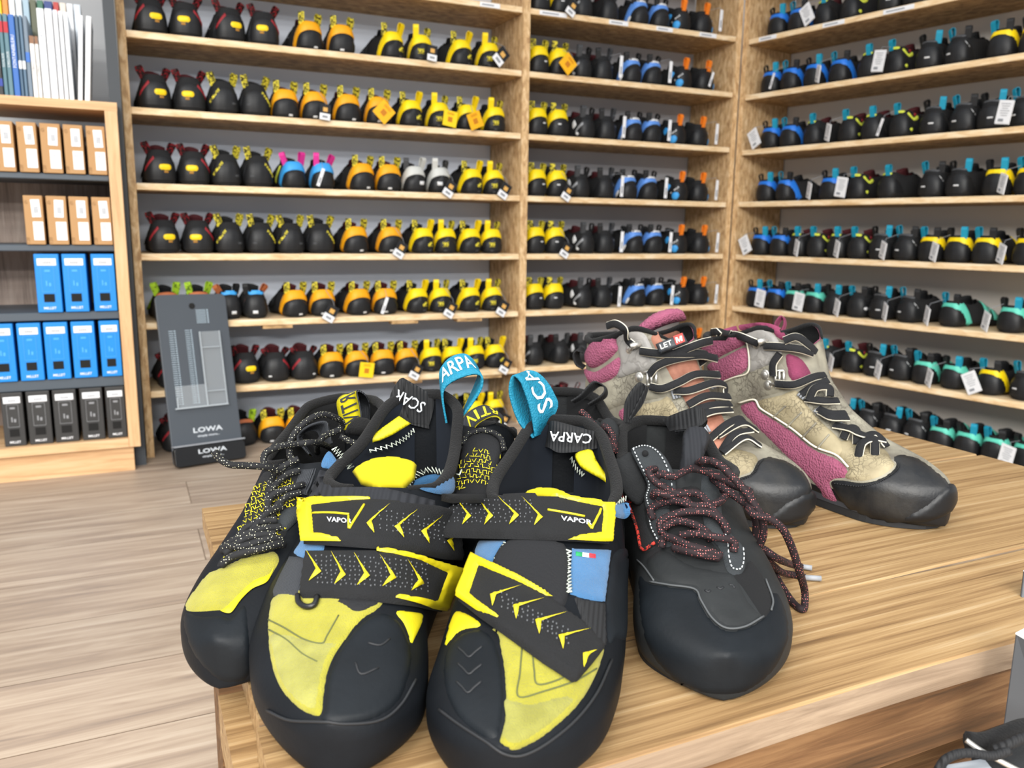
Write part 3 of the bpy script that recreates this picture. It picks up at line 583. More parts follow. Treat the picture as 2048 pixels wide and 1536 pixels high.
def proto(kind, flip):
    key = (kind, flip)
    if key in PROTO: return PROTO[key]
    look, lining, hs, ws, panels, tabs, strap = KINDS[kind]; b = kind_body(hs, ws); parts = []
    f = (-1 if flip else 1) * (-1 if kind in ('BL', 'BK', 'BT', 'YE', 'MI', 'BS') else 1); ya = .046
    def fn(az, z):
        a = math.radians(az + .013) * f; zz = max(z, 1.2) * .001 * hs
        q = b.hit((0, ya, zz), (math.sin(a), -math.cos(a), 0))
        if q is None or q[0][2] > .09: return None
        if q[0][2] < .004: q = (q[0], q[1] * np.array([1, 1, 0]))
        return q[0], (q[1] if np.dot(q[1], (math.sin(a), -math.cos(a), 0)) > 0 else -q[1])
    parts.append(b.skin('upper', [U_blk if kind not in ('YM',) else U_blk, lining, U_blk], None))
    n = 0
    for nm, m_, poly in panels:
        n += 1; st = 7 if nm in ('heel_rubber', 'heel_band', 'lower_band') else 4
        def fn2(a_, z_): return fn(a_, z_)
        o = patch(b, nm, m_, poly, fn2, st, h=.0012 if nm == 'heel_rubber' else .0016, r=st * .8, curve=nm not in ('heel_mark', 'size_mark', 'stripe', 'lettering'), lift=.0004 + (.0012 if nm not in ('heel_rubber', 'heel_band') else (.0006 if nm == 'heel_band' else 0)))
        if o: parts.append(o)
    for az, m_, ln, lo, lb in tabs:
        a = math.radians(az) * f; q = b.hit((0, ya, .062 * hs), (math.sin(a), -math.cos(a), 0))
        if q is None: continue
        rad = np.array([math.sin(a), -math.cos(a), 0]); up = np.array([0, 0, 1.0]) + np.array([rad[0], 0, 0]) * lo + np.array([0, -1, 0]) * lb; up /= np.linalg.norm(up)
        side = np.array([math.cos(a * .6), math.sin(a * .6), 0]); g = G(); loop_strip(g, q[0] + np.array([0, 0, .002]), up, side - up * (side @ up), ln * .00078, .0135); parts.append(link('pull_tab', g.mesh('pull_tab', m_, False)))
    # tongue standing in the opening and a closing strap over the instep
    g = G(); V = []
    for i in range(7):
        for j in range(9):
            x = (j / 8 - .5) * .036; y = .088 - .018 * i / 6 + .012 * (j / 8 - .5) ** 2 * 4 * -1; z = (.035 + .045 * i / 6 - .006 * ((j - 4) / 4) ** 2 * (i / 6)) * hs; V.append((x * f, y, z))
    Fc = [(i * 9 + j, i * 9 + j + 1, (i + 1) * 9 + j + 1, (i + 1) * 9 + j) for i in range(6) for j in range(8)]
    V2 = [(x, y + .003, z) for x, y, z in V]; g.add(V + V2, Fc + [tuple(q + 63 for q in t[::-1]) for t in Fc] + [(i, i + 1, i + 64, i + 63) for i in range(54, 62)])
    parts.append(link('tongue', g.mesh('tongue', lining, True)))
    def fs(t, u):
        n_ = min(b.NT - 2, max(0, np.searchsorted(b.ts, t) - 1)); j = min(b.NU - 2, max(0, int(u * (b.NU - 1)))); a = (t - b.ts[n_]) / (b.ts[n_ + 1] - b.ts[n_]); c = u * (b.NU - 1) - j
        P = b.P; p = (P[n_, j] * (1 - c) + P[n_, j + 1] * c) * (1 - a) + (P[n_ + 1, j] * (1 - c) + P[n_ + 1, j + 1] * c) * a; q = b.near(p); return p, q[1]
    for t0, w in ((.56, .12), (.72, .09)):
        V = []; us = list(np.linspace(.24, 0, 7)) + list(np.linspace(1, .76, 7)); 
        for u in us:
            for t in (t0, t0 + w):
                p, nn = fs(t, u); V.append(p + nn * .0018)
        V0 = len(V); g = G(); g.add(V, [(2 * i, 2 * i + 1, 2 * i + 3, 2 * i + 2) for i in range(len(us) - 1)]); o = link('strap', g.mesh('strap', strap, True)); md = o.modifiers.new('t', 'SOLIDIFY'); md.thickness = .0015; md.offset = -1; parts.append(o)
    if f < 0:
        pass
    for o in parts: COL.objects.unlink(o)
    PROTO[key] = parts; return parts
M_tagk = mat('black_card_tag', '#1c1d20', .4); M_tago = mat('orange_card_tag', '#f2b41b', .45); M_tagy = mat('yellow_card_tag', '#f4cf1c', .45); M_tagc = mat('charcoal_card_tag', '#565b61', .4); M_tagor = mat('orange_ink', '#c2791a', .5); M_badge = mat('badge_print', '#d9a85a', .5)
def price_tag(root, kind, dx, z, rot, size=.030, dy=-.014, tilt=0, yaw=0):
    """card hanging in front of the heel, in the shoe's own frame"""
    if z - size * .75 < .004: dy = min(dy, -.027)
    R = Matrix.Rotation(yaw, 3, 'Z') @ Matrix.Rotation(rot, 3, 'Y') @ Matrix.Rotation(tilt, 3, 'X'); c = Vector((dx, dy, z)); g = G()
    def bx(x, y, zz, w, h, mi): g.box(c + R @ Vector((x, y, zz)), (w, .0009, h), R=R, mi=mi)
    if kind in ('orange', 'yellow'):
        m_ = [M_tago if kind == 'orange' else M_tagy, M_tagor]; bx(0, 0, 0, size, size, 0); bx(0, -.0006, -.002, size * .32, size * .32, 1)
        for k in range(3): bx(0, -.0006, size * (.26 + .06 * k), size * .5, size * .02, 1)
    elif kind == 'badge':
        m_ = [M_tagk, M_white, M_badge, M_print]; bx(0, .0006, 0, size * .8, size * 1.15, 0); bx(0, -.0003, -size * .33, size * .78, size * .46, 1); bx(0, -.0003, size * .18, size * .34, size * .3, 2); bx(0, -.0010, -size * .33, size * .4, size * .16, 3)
    elif kind == 'edge':
        m_ = [M_white, M_print]; bx(0, 0, 0, size * .22, size * 1.2, 0); bx(0, -.0006, -size * .2, size * .08, size * .4, 1)
    else:
        m_ = [M_white, M_print]; bx(0, 0, 0, size * .85, size * 1.2, 0); bx(0, .0014, -.0015, size * .85, size * 1.2, 0)
        for k in range(6): bx((k % 2) * .001, -.0007, size * (.42 - .12 * k), size * (.55 - .1 * (k % 3)), size * .025, 1)
        bx(-size * .1, -.0007, -size * .42, size * .3, size * .14, 1)
    o = g.build('price_tag', m_, root)
    G().tube([c + R @ Vector((0, 0, size * .5)), c + R @ Vector((0, .002, size * .5)) + Vector((0, .004, .012)), Vector((dx * .4, .004, .066))], .0006, 4).build('tag_string', M_print, root)
ROWN = ['top shelf', 'second shelf down', 'third shelf down', 'fourth shelf down', 'fifth shelf down', 'sixth shelf down', 'lowest shelf', 'floor']
def bay(rows, base, dl, back, rz, zs, where, frm, off=0, ups=(), heel=.017):
    n_ = np.cross(dl, (0, 0, 1)); nrm = -back
    for (row0, items) in rows:
        row = row0 + off if row0 < 7 else 7
        z = zs[row] if row < len(zs) else 0.0
        # the ordinal runs along the shelf
        pf_ = base + back * heel; py = proj(base + dl * .3 + np.array([0, 0, z]))[1]
        ss = [float((on_plane(it[1], py, pf_, nrm) - pf_) @ dl) for it in items]; hw = [.0312 * KINDS[it[0]][3] for it in items]
        lo_ = max([b_ for a_, b_ in ups if b_ < np.mean(ss)] or [-9]); hi_ = min([a_ for a_, b_ in ups if a_ > np.mean(ss)] or [9])
        for _ in range(250):
            for i_ in range(len(ss)):
                ss[i_] = min(max(ss[i_], lo_ + hw[i_] + .021), hi_ - hw[i_] - .021)
            for i_ in range(len(ss) - 1):
                d_ = hw[i_] + hw[i_ + 1] + .0045 - (ss[i_ + 1] - ss[i_])
                if d_ > 0: ss[i_] -= d_ / 2; ss[i_ + 1] += d_ / 2
        for k, it in enumerate(items):
            kind, px = it[0], it[1]; tag = it[2] if len(it) > 2 else None; s_ = ss[k]
            first = k % 2 == 0; rz_ = rz + rnd.uniform(-.03, .03) + ((.11 if first else .08) if base is A0 else (-.08 if first else -.11))
            gl = (s_ - ss[k - 1] if k else 0) - 2 * hw[k]; gr_ = (ss[k + 1] - s_ if k + 1 < len(ss) else .09) - 2 * hw[k]; rz_ += min(.20, max(0, gl - .004) * 3.2) if base is A0 else -min(.20, max(0, gr_ - .004) * 3.2)
            p = base + dl * s_ + back * (heel + rnd.uniform(0, .004))
            look = KINDS[kind][0]; flip = (k % 2 == 1)
            on = 'on the floor' if row >= len(zs) else f'{ROWN[row0]}'
            r = empty('climbing_shoe', f'{look} climbing shoe, {ORD[k]} from {frm}, {on} of {where}', 'shoe', (p[0], p[1], z + .0004), rz_, f'shoes {on} of {where}')
            for o in proto(kind, flip):
                c = o.copy(); COL.objects.link(c); c.parent = r
            if tag: price_tag(r, *tag)
BD = ('badge', .004, .010, .55, .036, -.027); BD2 = ('badge', .008, .016, .1, .032, -.027); OT = ('orange', -.006, .026, .78, .042, -.027); OT2 = ('yellow', .006, .022, .15, .038, -.027); OT3 = ('orange', -.008, .022, -.4, .040, -.027)
WT = ('white', -.010, .032, .15, .042, -.027); WT2 = ('white', -.016, .030, -.5, .042, -.027); ET = ('edge', .024, .034, .05, .048, -.022); ED = ('edge', -.020, .026, .35, .036, -.024); WL2 = ('white', -.026, .026, .25, .036, -.030, 0, -.5)
CH = ('badge', .006, .026, .78, .040, -.027)
LEFT = [(0, [('BR', 295), ('BR', 355), ('BR', 472), ('BR', 530), ('OR', 628), ('OR', 690), ('YS', 797), ('YS', 850, BD2), ('YS', 935), ('YS', 988, CH)]),
 (1, [('BR', 298), ('BR', 358), ('BY', 450), ('BY', 508), ('OR', 577), ('OR', 637, BD2), ('OR', 704), ('OR', 765, OT), ('YS', 832), ('YS', 887, OT2), ('YS', 945, OT3), ('YS', 1000)]),
 (2, [('BR', 302), ('BR', 360), ('BY', 455), ('BY', 514), ('PG', 596), ('PG', 652, ED), ('OR', 735), ('OR', 785), ('WH', 838), ('WH', 888, BD), ('YS', 955), ('YS', 997, BD)]),
 (3, [('BR', 328), ('BR', 385), ('BY', 470), ('BY', 523), ('BY', 572), ('BY', 622), ('OR', 720), ('OR', 790, BD), ('YS', 858), ('YS', 897), ('YS', 950), ('YS', 992)]),
 (4, [('GT', 318), ('GT', 368), ('BB', 470), ('BB', 512), ('OR', 603), ('OR', 648, BD), ('OR', 730), ('OR', 775, ED), ('YS', 845), ('YS', 890, BD), ('YS', 950), ('YS', 993, BD)]),
 (5, [('B2', 318), ('BR', 462), ('BR', 503), ('B2', 567), ('B2', 615), ('OR', 658), ('OR', 706, OT2), ('OR', 768), ('OR', 817, BD), ('YS', 873), ('YS', 912), ('YS', 963), ('YS', 1008, BD)]),
 (7, [('B2', 335), ('B2', 400), ('GT', 500), ('OR', 555), ('OR', 605), ('BR', 655), ('OR', 710), ('PG', 775), ('OR', 850), ('YS', 910), ('YS', 965), ('YS', 1012, BD)])]
MID = [(0, [('YM', 1072), ('YM', 1120, BD), ('BG', 1180), ('BG', 1232), ('LB', 1296), ('LB', 1335), ('BO', 1378), ('BO', 1422, ET)]),
 (1, [('YM', 1078), ('YM', 1124, OT), ('BG', 1178), ('BG', 1218, ET), ('LB', 1278), ('LB', 1318, ET), ('BO', 1383), ('BO', 1424, ED)]),
 (2, [('YM', 1080), ('YM', 1123), ('BG', 1184), ('BG', 1224, ET), ('LB', 1280), ('LB', 1316, ET), ('BO', 1368), ('BO', 1412, ET)]),
 (3, [('YM', 1076), ('YM', 1108, BD), ('BG', 1172), ('BG', 1220, ET), ('LB', 1268), ('LB', 1308, ET), ('BO', 1370), ('BO', 1410, ET)]),
 (4, [('YM', 1080), ('YM', 1114, BD), ('BG', 1182), ('BG', 1218, ET), ('LB', 1280), ('LB', 1316, ET), ('BO', 1368), ('BO', 1410, ET)]),
 (5, [('YM', 1070), ('YM', 1106), ('BG', 1176), ('BG', 1213, ET), ('LB', 1285), ('LB', 1319, ET), ('BO', 1370), ('BO', 1410, ET)]),
 (6, [('BG', 1076), ('BG', 1130), ('BG', 1175), ('BG', 1225), ('BO', 1405)]), (7, [('BR', 1095), ('BR', 1150)])]
RIGHT = [(0, [('BL', 1545), ('BL', 1582), ('BK', 1635, WT2), ('BK', 1685), ('BT', 1765), ('BT', 1815), ('BK', 1880), ('BK', 1925)]),
 (1, [('BL', 1530), ('BL', 1568, ED), ('BL', 1614), ('BL', 1664, WL2), ('BK', 1722), ('BK', 1775, WT), ('BT', 1845), ('BT', 1890), ('YE', 1985), ('YE', 2042)]),
 (2, [('BL', 1528, WT2), ('BL', 1566), ('BK', 1612), ('BK', 1685, WL2), ('BK', 1730), ('BK', 1785, ED), ('BT', 1850), ('BT', 1910), ('BT', 1968), ('BT', 2020, WT)]),
 (3, [('BL', 1520), ('BL', 1553), ('BL', 1645, WL2), ('BK', 1700, WT), ('BK', 1760), ('BT', 1848), ('BT', 1902), ('YE', 1980), ('YE', 2036, WL2)]),
 (4, [('BL', 1508, WT2), ('BL', 1545), ('BK', 1582), ('BK', 1622, WL2), ('BK', 1660), ('BK', 1702, WL2), ('BT', 1755), ('BT', 1798, WL2), ('YE', 1842), ('YE', 1898, WL2), ('YE', 1955), ('YE', 2040, WL2)]),
 (5, [('BL', 1498), ('BL', 1540, WT), ('MI', 1573), ('MI', 1610, WT), ('BS', 1655), ('BS', 1705, WL2), ('BT', 1745), ('BT', 1802, WL2), ('MI', 1888, WL2), ('MI', 2010, WL2)]),
 (6, [('BL', 1520), ('BL', 1565), ('BK', 1638), ('BK', 1690, WL2), ('BT', 1738), ('BT', 1795, WL2), ('MI', 1830), ('MI', 1895, WL2), ('YE', 1972, WT2), ('BT', 2040)]),
 (7, [('BT', 1690), ('BT', 1722), ('BT', 1770), ('BT', 1826), ('MI', 1875), ('MI', 1918), ('MI', 1985), ('MI', 2030, WT)])]
UL = [(-.008, .008), (.943, .963), (1.633, 1.651)]; UR = [(.003, .021), (1.06, 1.08)]
bay(LEFT, A0, DL, -NL, AL, LZ, 'wide bay', 'bookcase end', 1, UL)
bay(MID, A0, DL, -NL, AL, LZ, 'narrow bay', 'middle upright', 0, UL)
bay(RIGHT, C0, ER, BR_, math.atan2(ER[1], ER[0]), RZ, 'corner unit', 'corner', 0, UR)

# ---------------------------------------------------------------- boots and shoes on the podium
def hero(name, label, heel, toe, z0, tab, group=None, pitch=0.0, roll=0.0, cat='shoe', **kw):
    """Empty at the heel, local y towards the toe; table heights in metres above the sole"""
    h, t = np.array(heel), np.array(toe); d = (t - h); L = float(np.linalg.norm(d)); d /= L
    r = empty(name, label, cat, (h[0], h[1], z0), 0, group); X = np.array([d[1], -d[0], 0]); Y = np.array([d[0], d[1], 0]); Z = np.array([0, 0, 1.0])
    R = Matrix([[X[i], Y[i], Z[i]] for i in range(3)]).to_4x4() @ Matrix.Rotation(pitch, 4, 'X') @ Matrix.Rotation(roll, 4, 'Y')
    r.matrix_world = Matrix.Translation((h[0], h[1], z0)) @ R
    b = Body(L, tab, kw.pop('NT', 90), kw.pop('NU', 81), **kw); b.root = r; b.M = r.matrix_world.copy(); b.MI = b.M.inverted()
    def px(x, y, far=.004):
        """where the line of sight through a picture point meets this shoe; past its outline, beside the outline"""
        v = b.MI.to_3x3() @ Vector(ray(x, y)).normalized(); o_ = b.MI @ Vector(CAM)
        q = b.hit(o_, v)
        if q is None:
            best = None; lo, hi = .3, 1.35
            for it in range(3):
                for s_ in np.linspace(lo, hi, 24):
                    p_ = np.array(o_ + v * s_); n_ = b.near(p_); e = np.linalg.norm(n_[0] - p_)
                    if best is None or e < best[0]: best = (e, s_, p_, n_[1])
                w_ = (hi - lo) / 12; lo, hi = best[1] - w_, best[1] + w_
            if best[0] > far: return None
            n = best[3]; n = n if np.dot(n, v) < 0.05 else -n; n = n - np.array(v) * .4; return best[2], n / np.linalg.norm(n)
        n = q[1]; n = n if np.dot(n, v) < .3 else -n
        return q[0], n
    b.px = px
    def P(name, m_, poly, h=.0015, step=7, r=None, curve=True, lift=0.0, parent=None, smooth=True, far=.004, ext=None):
        return patch(b, name, m_, poly, (lambda x, y: pxe(x, y, far, *ext)) if ext else (lambda x, y: px(x, y, far)), step, h, r, parent or b.root, smooth, curve, lift)
    def pxe(x, y, far, x0, x1):
        """px, carried straight on past the columns x0 and x1"""
        xc = min(max(x, x0), x1); q = px(xc, y, far)
        if q is None or xc == x: return q
        e = 14 if x < x0 else -14; q2 = px(xc + e, y, far)
        if q2 is None: return q
        wa, wb = np.array(W(q[0])), np.array(W(q2[0])); ya = wa[1] + (wb[1] - wa[1]) / e * (x - xc); return Lc(at_depth(x, y, ya)), q[1]
    b.pxe = pxe
    b.P_ = P
    def W(p): return b.M @ Vector(p)
    b.W = W
    def Lc(p): return np.array(b.MI @ Vector(p))
    b.Lc = Lc
    return b
# tables: t, half width to picture right, half width to picture left, centre, sole, dome top, collar, widest height
VLT = [(0, .030, .030, .0, .020, .26, .126, .035), (.1, .030, .030, 0, .018, .25, .116, .035), (.2, .033, .038, .002, .014, .215, .098, .032), (.32, .037, .052, .004, .010, .135, .088, .030), (.42, .037, .061, .005, .006, .096, .087, .030),
       (.5, .035, .063, .006, .003, .082, None, .028), (.62, .033, .065, .006, .0, .070, None, .026), (.75, .038, .060, .004, .0, .058, None, .024), (.88, .040, .048, .001, 0, .044, None, .022), (1, .036, .034, .0, .001, .030, None, .018)]
vl = hero('climbing_shoe', 'worn yellow and blue climbing shoe, broad lower strap end pointing at the other strapped shoe', (-.066, .622), (-.080, .337), .2802, VLT, et=1.0, ex=1.0, eb=.5, hround=.12, tround=.20)
VRT = [(0, .030, .030, .0, .018, .24, .108, .035), (.1, .032, .029, 0, .016, .23, .100, .035), (.2, .040, .036, .0, .012, .20, .090, .032), (.32, .049, .045, 0, .008, .128, .082, .030), (.42, .052, .048, .0, .004, .092, .080, .030),
       (.5, .052, .049, .0, .002, .080, None, .028), (.62, .052, .049, .0, .0, .068, None, .026), (.75, .050, .047, .0, .0, .057, None, .024), (.88, .044, .046, 0, 0, .044, None, .022), (1, .032, .040, .0, .001, .030, None, .018)]
vr = hero('climbing_shoe', 'worn yellow and blue climbing shoe with a small tricolour flag tab under its upper strap', (.041, .620), (-.002, .322), .2802, VRT, et=1.0, ex=1.0, eb=.5, hround=.12, tround=.20)
MLT = [(0, .030, .030, .0, .004, .22, .092, .030), (.1, .036, .034, 0, .002, .21, .088, .030), (.2, .044, .036, .0, .002, .17, .072, .028), (.32, .050, .036, 0, .002, .14, .074, .028), (.42, .050, .036, .0, .002, .100, .078, .028),
       (.52, .050, .036, .0, .001, .078, None, .026), (.64, .054, .037, .0, .0, .066, None, .024), (.76, .054, .042, .0, .0, .054, None, .022), (.88, .048, .044, 0, 0, .041, None, .020), (1, .040, .038, .0, .001, .028, None, .016)]
ml = hero('approach_shoe', 'black low approach shoe with rubber toe and loose red-flecked laces lying over the planks', (.124, .690), (.117, .408), .2802, MLT, et=1.0, ex=1.0, eb=.5, hround=.12, tround=.20)
YLT = [(0, .030, .030, .0, .012, .22, .108, .032), (.1, .034, .036, 0, .010, .21, .104, .032), (.2, .038, .042, .0, .008, .17, .090, .030), (.32, .040, .046, 0, .006, .13, .082, .028), (.42, .040, .048, .0, .004, .100, .080, .028),
       (.52, .040, .048, .0, .002, .078, None, .026), (.64, .040, .047, .0, .0, .066, None, .024), (.76, .042, .045, .0, .0, .056, None, .022), (.88, .042, .040, 0, 0, .044, None, .020), (1, .036, .034, .0, .001, .030, None, .016)]
YRT = [(t, a * .85, c * .85, x, z, H if q is None else .16, (None if q is None else .070 + (.008 if t > .25 else 0)), w) for t, a, c, x, z, H, q, w in YLT]
yl = hero('climbing_shoe', 'laced yellow and black climbing shoe at the podium edge', (-.134, .690), (-.158, .413), .2802, YLT, et=1.0, ex=1.0, eb=.5, hround=.12, tround=.20)
yr = hero('climbing_shoe', 'laced climbing shoe wedged between the strapped ones, only tongue and tab showing', (-.036, .745), (-.020, .560), .283, YRT, et=1.0, ex=1.0, eb=.5, hround=.12, tround=.20)
mr = hero('approach_shoe', 'black low approach shoe mostly hidden behind the strapped shoe with the flag tab', (.046, .80), (.072, .575), .283, MLT, et=1.0, ex=1.0, eb=.5, hround=.12, tround=.20)
BT = [(0, .034, .034, .0, .004, .40, .138, .045), (.12, .038, .038, 0, .004, .40, .136, .045), (.25, .039, .040, .0, .004, .38, .146, .040), (.36, .037, .040, 0, .004, .32, .158, .036), (.42, .034, .040, 0, .004, .20, .155, .034), (.50, .032, .041, .001, .003, .121, None, .034),
       (.60, .033, .043, .001, .002, .089, None, .032), (.72, .038, .046, .0, .001, .067, None, .030), (.85, .042, .046, .0, .001, .056, None, .028), (.94, .039, .040, 0, .002, .047, None, .026), (1, .032, .032, .0, .004, .038, None, .022)]
b1 = hero('hiking_boot', 'old pink and beige hiking boot with maker badge on its tongue', (.094, .900), (.252, .675), 0.2809, BT, et=.9, ex=.9, eb=.45, hround=.14, tround=.20, cat='boot')
b2 = hero('hiking_boot', 'old pink and beige hiking boot nearer the podium corner, toe cap fully in view', (.228, .925), (.374, .676), 0.2809, BT, et=.9, ex=.9, eb=.45, hround=.14, tround=.20, cat='boot')
#DETAIL

# materials of the hero shoes
H_rub = mat('slate_rubber', '#0f1216', .55, var=.22, vscale=22, bump=.12, bscale=500, spec=.16)
H_rub2 = mat('toe_rubber', '#13171b', .5, var=.2, vscale=30, bump=.10, bscale=400, spec=.18)
H_rubk = mat('scuffed_rubber', '#232526', .55, var=.2, vscale=26, bump=.15, bscale=300, spec=.2)
H_sole = mat('outsole_rubber', '#1e2023', .6)
H_sue = mat('yellow_suede', '#938e28', .95, var=.10, vscale=70, bump=.9, bscale=1400, sheen=.15)
H_sued = mat('dirty_yellow_suede', '#7c7a33', .95, col2='#959347', vscale=45, bump=.9, bscale=1400, sheen=.15)
H_yel = mat('bright_yellow', '#c5b915', .55, bump=.2, bscale=900); H_yelr = mat('yellow_moulding', '#cbbb19', .38, spec=.5)
H_yelo = mat('yellow_knit', '#c4b610', .85, bump=.5, bscale=1100, tex='wave')
H_blue = mat('blue_suede', '#386690', .95, var=.08, vscale=60, bump=.7, bscale=1300, sheen=.15)
H_fuz = mat('black_fleece', '#0c0c0d', .95, bump=1.0, bscale=700, sheen=.03); H_strap = mat('black_microfibre', '#131416', .92, var=.12, vscale=90, bump=.7, bscale=1100)
H_knit = mat('black_ribbed_knit', '#1d1f24', .85, bump=.9, bscale=240, tex='wave', stretch=(.25, .25, 1))
H_navy = mat('navy_lining', '#0e151f', .95); H_int = mat('black_lining', '#0c0d0f', .95, bump=.4, bscale=600)
H_web = mat('grey_webbing_tape', '#3a3d42', .8, bump=.8, bscale=300, tex='wave'); H_teal = mat('teal_elastic', '#0d7390', .7, var=.07, vscale=300, bump=.6, bscale=600, tex='voronoi')
H_kweb = mat('black_elastic', '#1b1c1e', .75, bump=.6, bscale=420, tex='wave', stretch=(.3, .3, 1)); H_txt = mat('white_lettering', '#dfe3e6', .6); H_txt2 = mat('grey_lettering', '#aeb3b8', .6)
H_thr = mat('pale_thread', '#cfd8c9', .8); H_thrd = mat('dark_thread', '#555a36', .9); H_thrr = mat('red_thread', '#c9382c', .8, col2='#1a1414', vscale=500, thr=(.5, .55)); H_thrw = mat('white_thread', '#c9d0d2', .8)
H_dot = mat('grip_dot', '#5d6064', .6)
def flecks(name, base, dot, scale=430, thr=.34):
    M = mat(name, base, .8); nt = M.node_tree; N = nt.nodes; L = nt.links; b = N['Principled BSDF']; tc = N.new('ShaderNodeTexCoord'); v = N.new('ShaderNodeTexVoronoi'); v.inputs['Scale'].default_value = scale; v.inputs['Randomness'].default_value = .35
    L.new(tc.outputs['Object'], v.inputs['Vector']); lt = N.new('ShaderNodeMath'); lt.operation = 'LESS_THAN'; lt.inputs[1].default_value = thr; L.new(v.outputs['Distance'], lt.inputs[0])
    mx = N.new('ShaderNodeMix'); mx.data_type = 'RGBA'; mx.inputs[6].default_value = (*lin(base), 1); mx.inputs[7].default_value = (*lin(dot), 1); L.new(lt.outputs[0], mx.inputs[0]); L.new(mx.outputs[2], b.inputs['Base Color']); return M
H_lacey = flecks('white_flecked_lace', '#141518', '#e4e2c0', 620, .20); H_lacer = flecks('red_flecked_lace', '#1c1014', '#c8706c', 640, .22)
H_red2 = mat('red_lace_ground', '#3a1a20', .8)
H_print = mat('yellow_print', '#e3d62a', .6); H_tong = mat('black_tongue', '#151619', .85, bump=.5, bscale=700); H_black = mat('black_suede', '#2a2e31', .9, var=.1, vscale=80, bump=.6, bscale=900); H_bfab = mat('black_cordura', '#1a1c1e', .9, bump=.6, bscale=800)
def leather(name, a, c, crack, rough, scale=150, amt=.75):
    """aged leather: blotches, and fine cracks along cell borders"""
    M = mat(name, a, rough, col2=c, vscale=34, thr=(.32, .70)); nt = M.node_tree; N = nt.nodes; L = nt.links; b = N['Principled BSDF']; tc = N.new('ShaderNodeTexCoord')
    nz = N.new('ShaderNodeTexNoise'); nz.inputs['Scale'].default_value = 70; nz.inputs['Detail'].default_value = 3; L.new(tc.outputs['Object'], nz.inputs['Vector'])
    ad = N.new('ShaderNodeVectorMath'); ad.operation = 'MULTIPLY_ADD'; ad.inputs[1].default_value = (.02, .02, .02); L.new(nz.outputs['Color'], ad.inputs[0]); L.new(tc.outputs['Object'], ad.inputs[2])
    v = N.new('ShaderNodeTexVoronoi'); v.feature = 'DISTANCE_TO_EDGE'; v.inputs['Scale'].default_value = scale; L.new(ad.outputs[0], v.inputs['Vector'])
    r = N.new('ShaderNodeMapRange'); r.inputs['From Max'].default_value = .09; r.inputs['To Min'].default_value = amt; r.inputs['To Max'].default_value = 0; L.new(v.outputs['Distance'], r.inputs['Value'])
    mk = N.new('ShaderNodeTexNoise'); mk.inputs['Scale'].default_value = 26; L.new(tc.outputs['Object'], mk.inputs['Vector']); mr = N.new('ShaderNodeMapRange'); mr.inputs['From Min'].default_value = .42; mr.inputs['From Max'].default_value = .6; L.new(mk.outputs[0], mr.inputs['Value'])
    mu = N.new('ShaderNodeMath'); mu.operation = 'MULTIPLY'; L.new(r.outputs[0], mu.inputs[0]); L.new(mr.outputs[0], mu.inputs[1])
    src = b.inputs['Base Color'].links[0].from_socket; mx = N.new('ShaderNodeMix'); mx.data_type = 'RGBA'; L.new(mu.outputs[0], mx.inputs[0]); L.new(src, mx.inputs[6]); mx.inputs[7].default_value = (*lin(crack), 1); L.new(mx.outputs[2], b.inputs['Base Color'])
    bp = N.new('ShaderNodeBump'); bp.invert = True; bp.inputs['Strength'].default_value = .5; bp.inputs['Distance'].default_value = .0008; L.new(mu.outputs[0], bp.inputs['Height']); L.new(bp.outputs[0], b.inputs['Normal']); return M
H_beige = leather('worn_beige_leather', '#625d53', '#949080', '#433e35', .7); H_cream = leather('worn_cream_leather', '#71674f', '#a3987b', '#4a4234', .7, 190)
H_silv = leather('silver_beige_leather', '#7c7a77', '#9c9994', '#57534f', .45, 60, .4); H_pink = mat('pink_mesh', '#8f4d66', .9, var=.16, vscale=14, bump=1.0, bscale=520, tex='voronoi'); H_pinkd = mat('deep_pink_fabric', '#7a3450', .9, var=.2, vscale=40, bump=.8, bscale=600)
H_brown = mat('brown_tongue_leather', '#7d4e3d', .7, col2='#a87460', vscale=40, bump=.5, bscale=160, thr=(.35, .65)); H_cap = mat('black_toe_leather', '#16181b', .42, col2='#2c2b29', vscale=40, thr=(.45, .75), bump=.25, bscale=260, spec=.4); H_cap2 = mat('toe_bumper_rubber', '#121417', .45, spec=.4)
H_met = mat('brushed_metal', '#c9c7c0', .35, metal=.85); H_lk = mat('black_flat_lace', '#141518', .85, bump=.5, bscale=600); H_lw = mat('cream_lace_edge', '#d8d2bf', .8); H_patch = mat('charcoal_badge', '#33373c', .5); H_bred = mat('badge_red', '#c93a34', .5); H_blet = mat('badge_letter', '#cfcfc8', .5)
H_green = mat('flag_green', '#1f8a55', .7); H_fwhite = mat('flag_white', '#e6e6e2', .7); H_fred = mat('flag_red', '#c8303a', .7); H_grey = mat('grey_midsole', '#9a958a', .7)

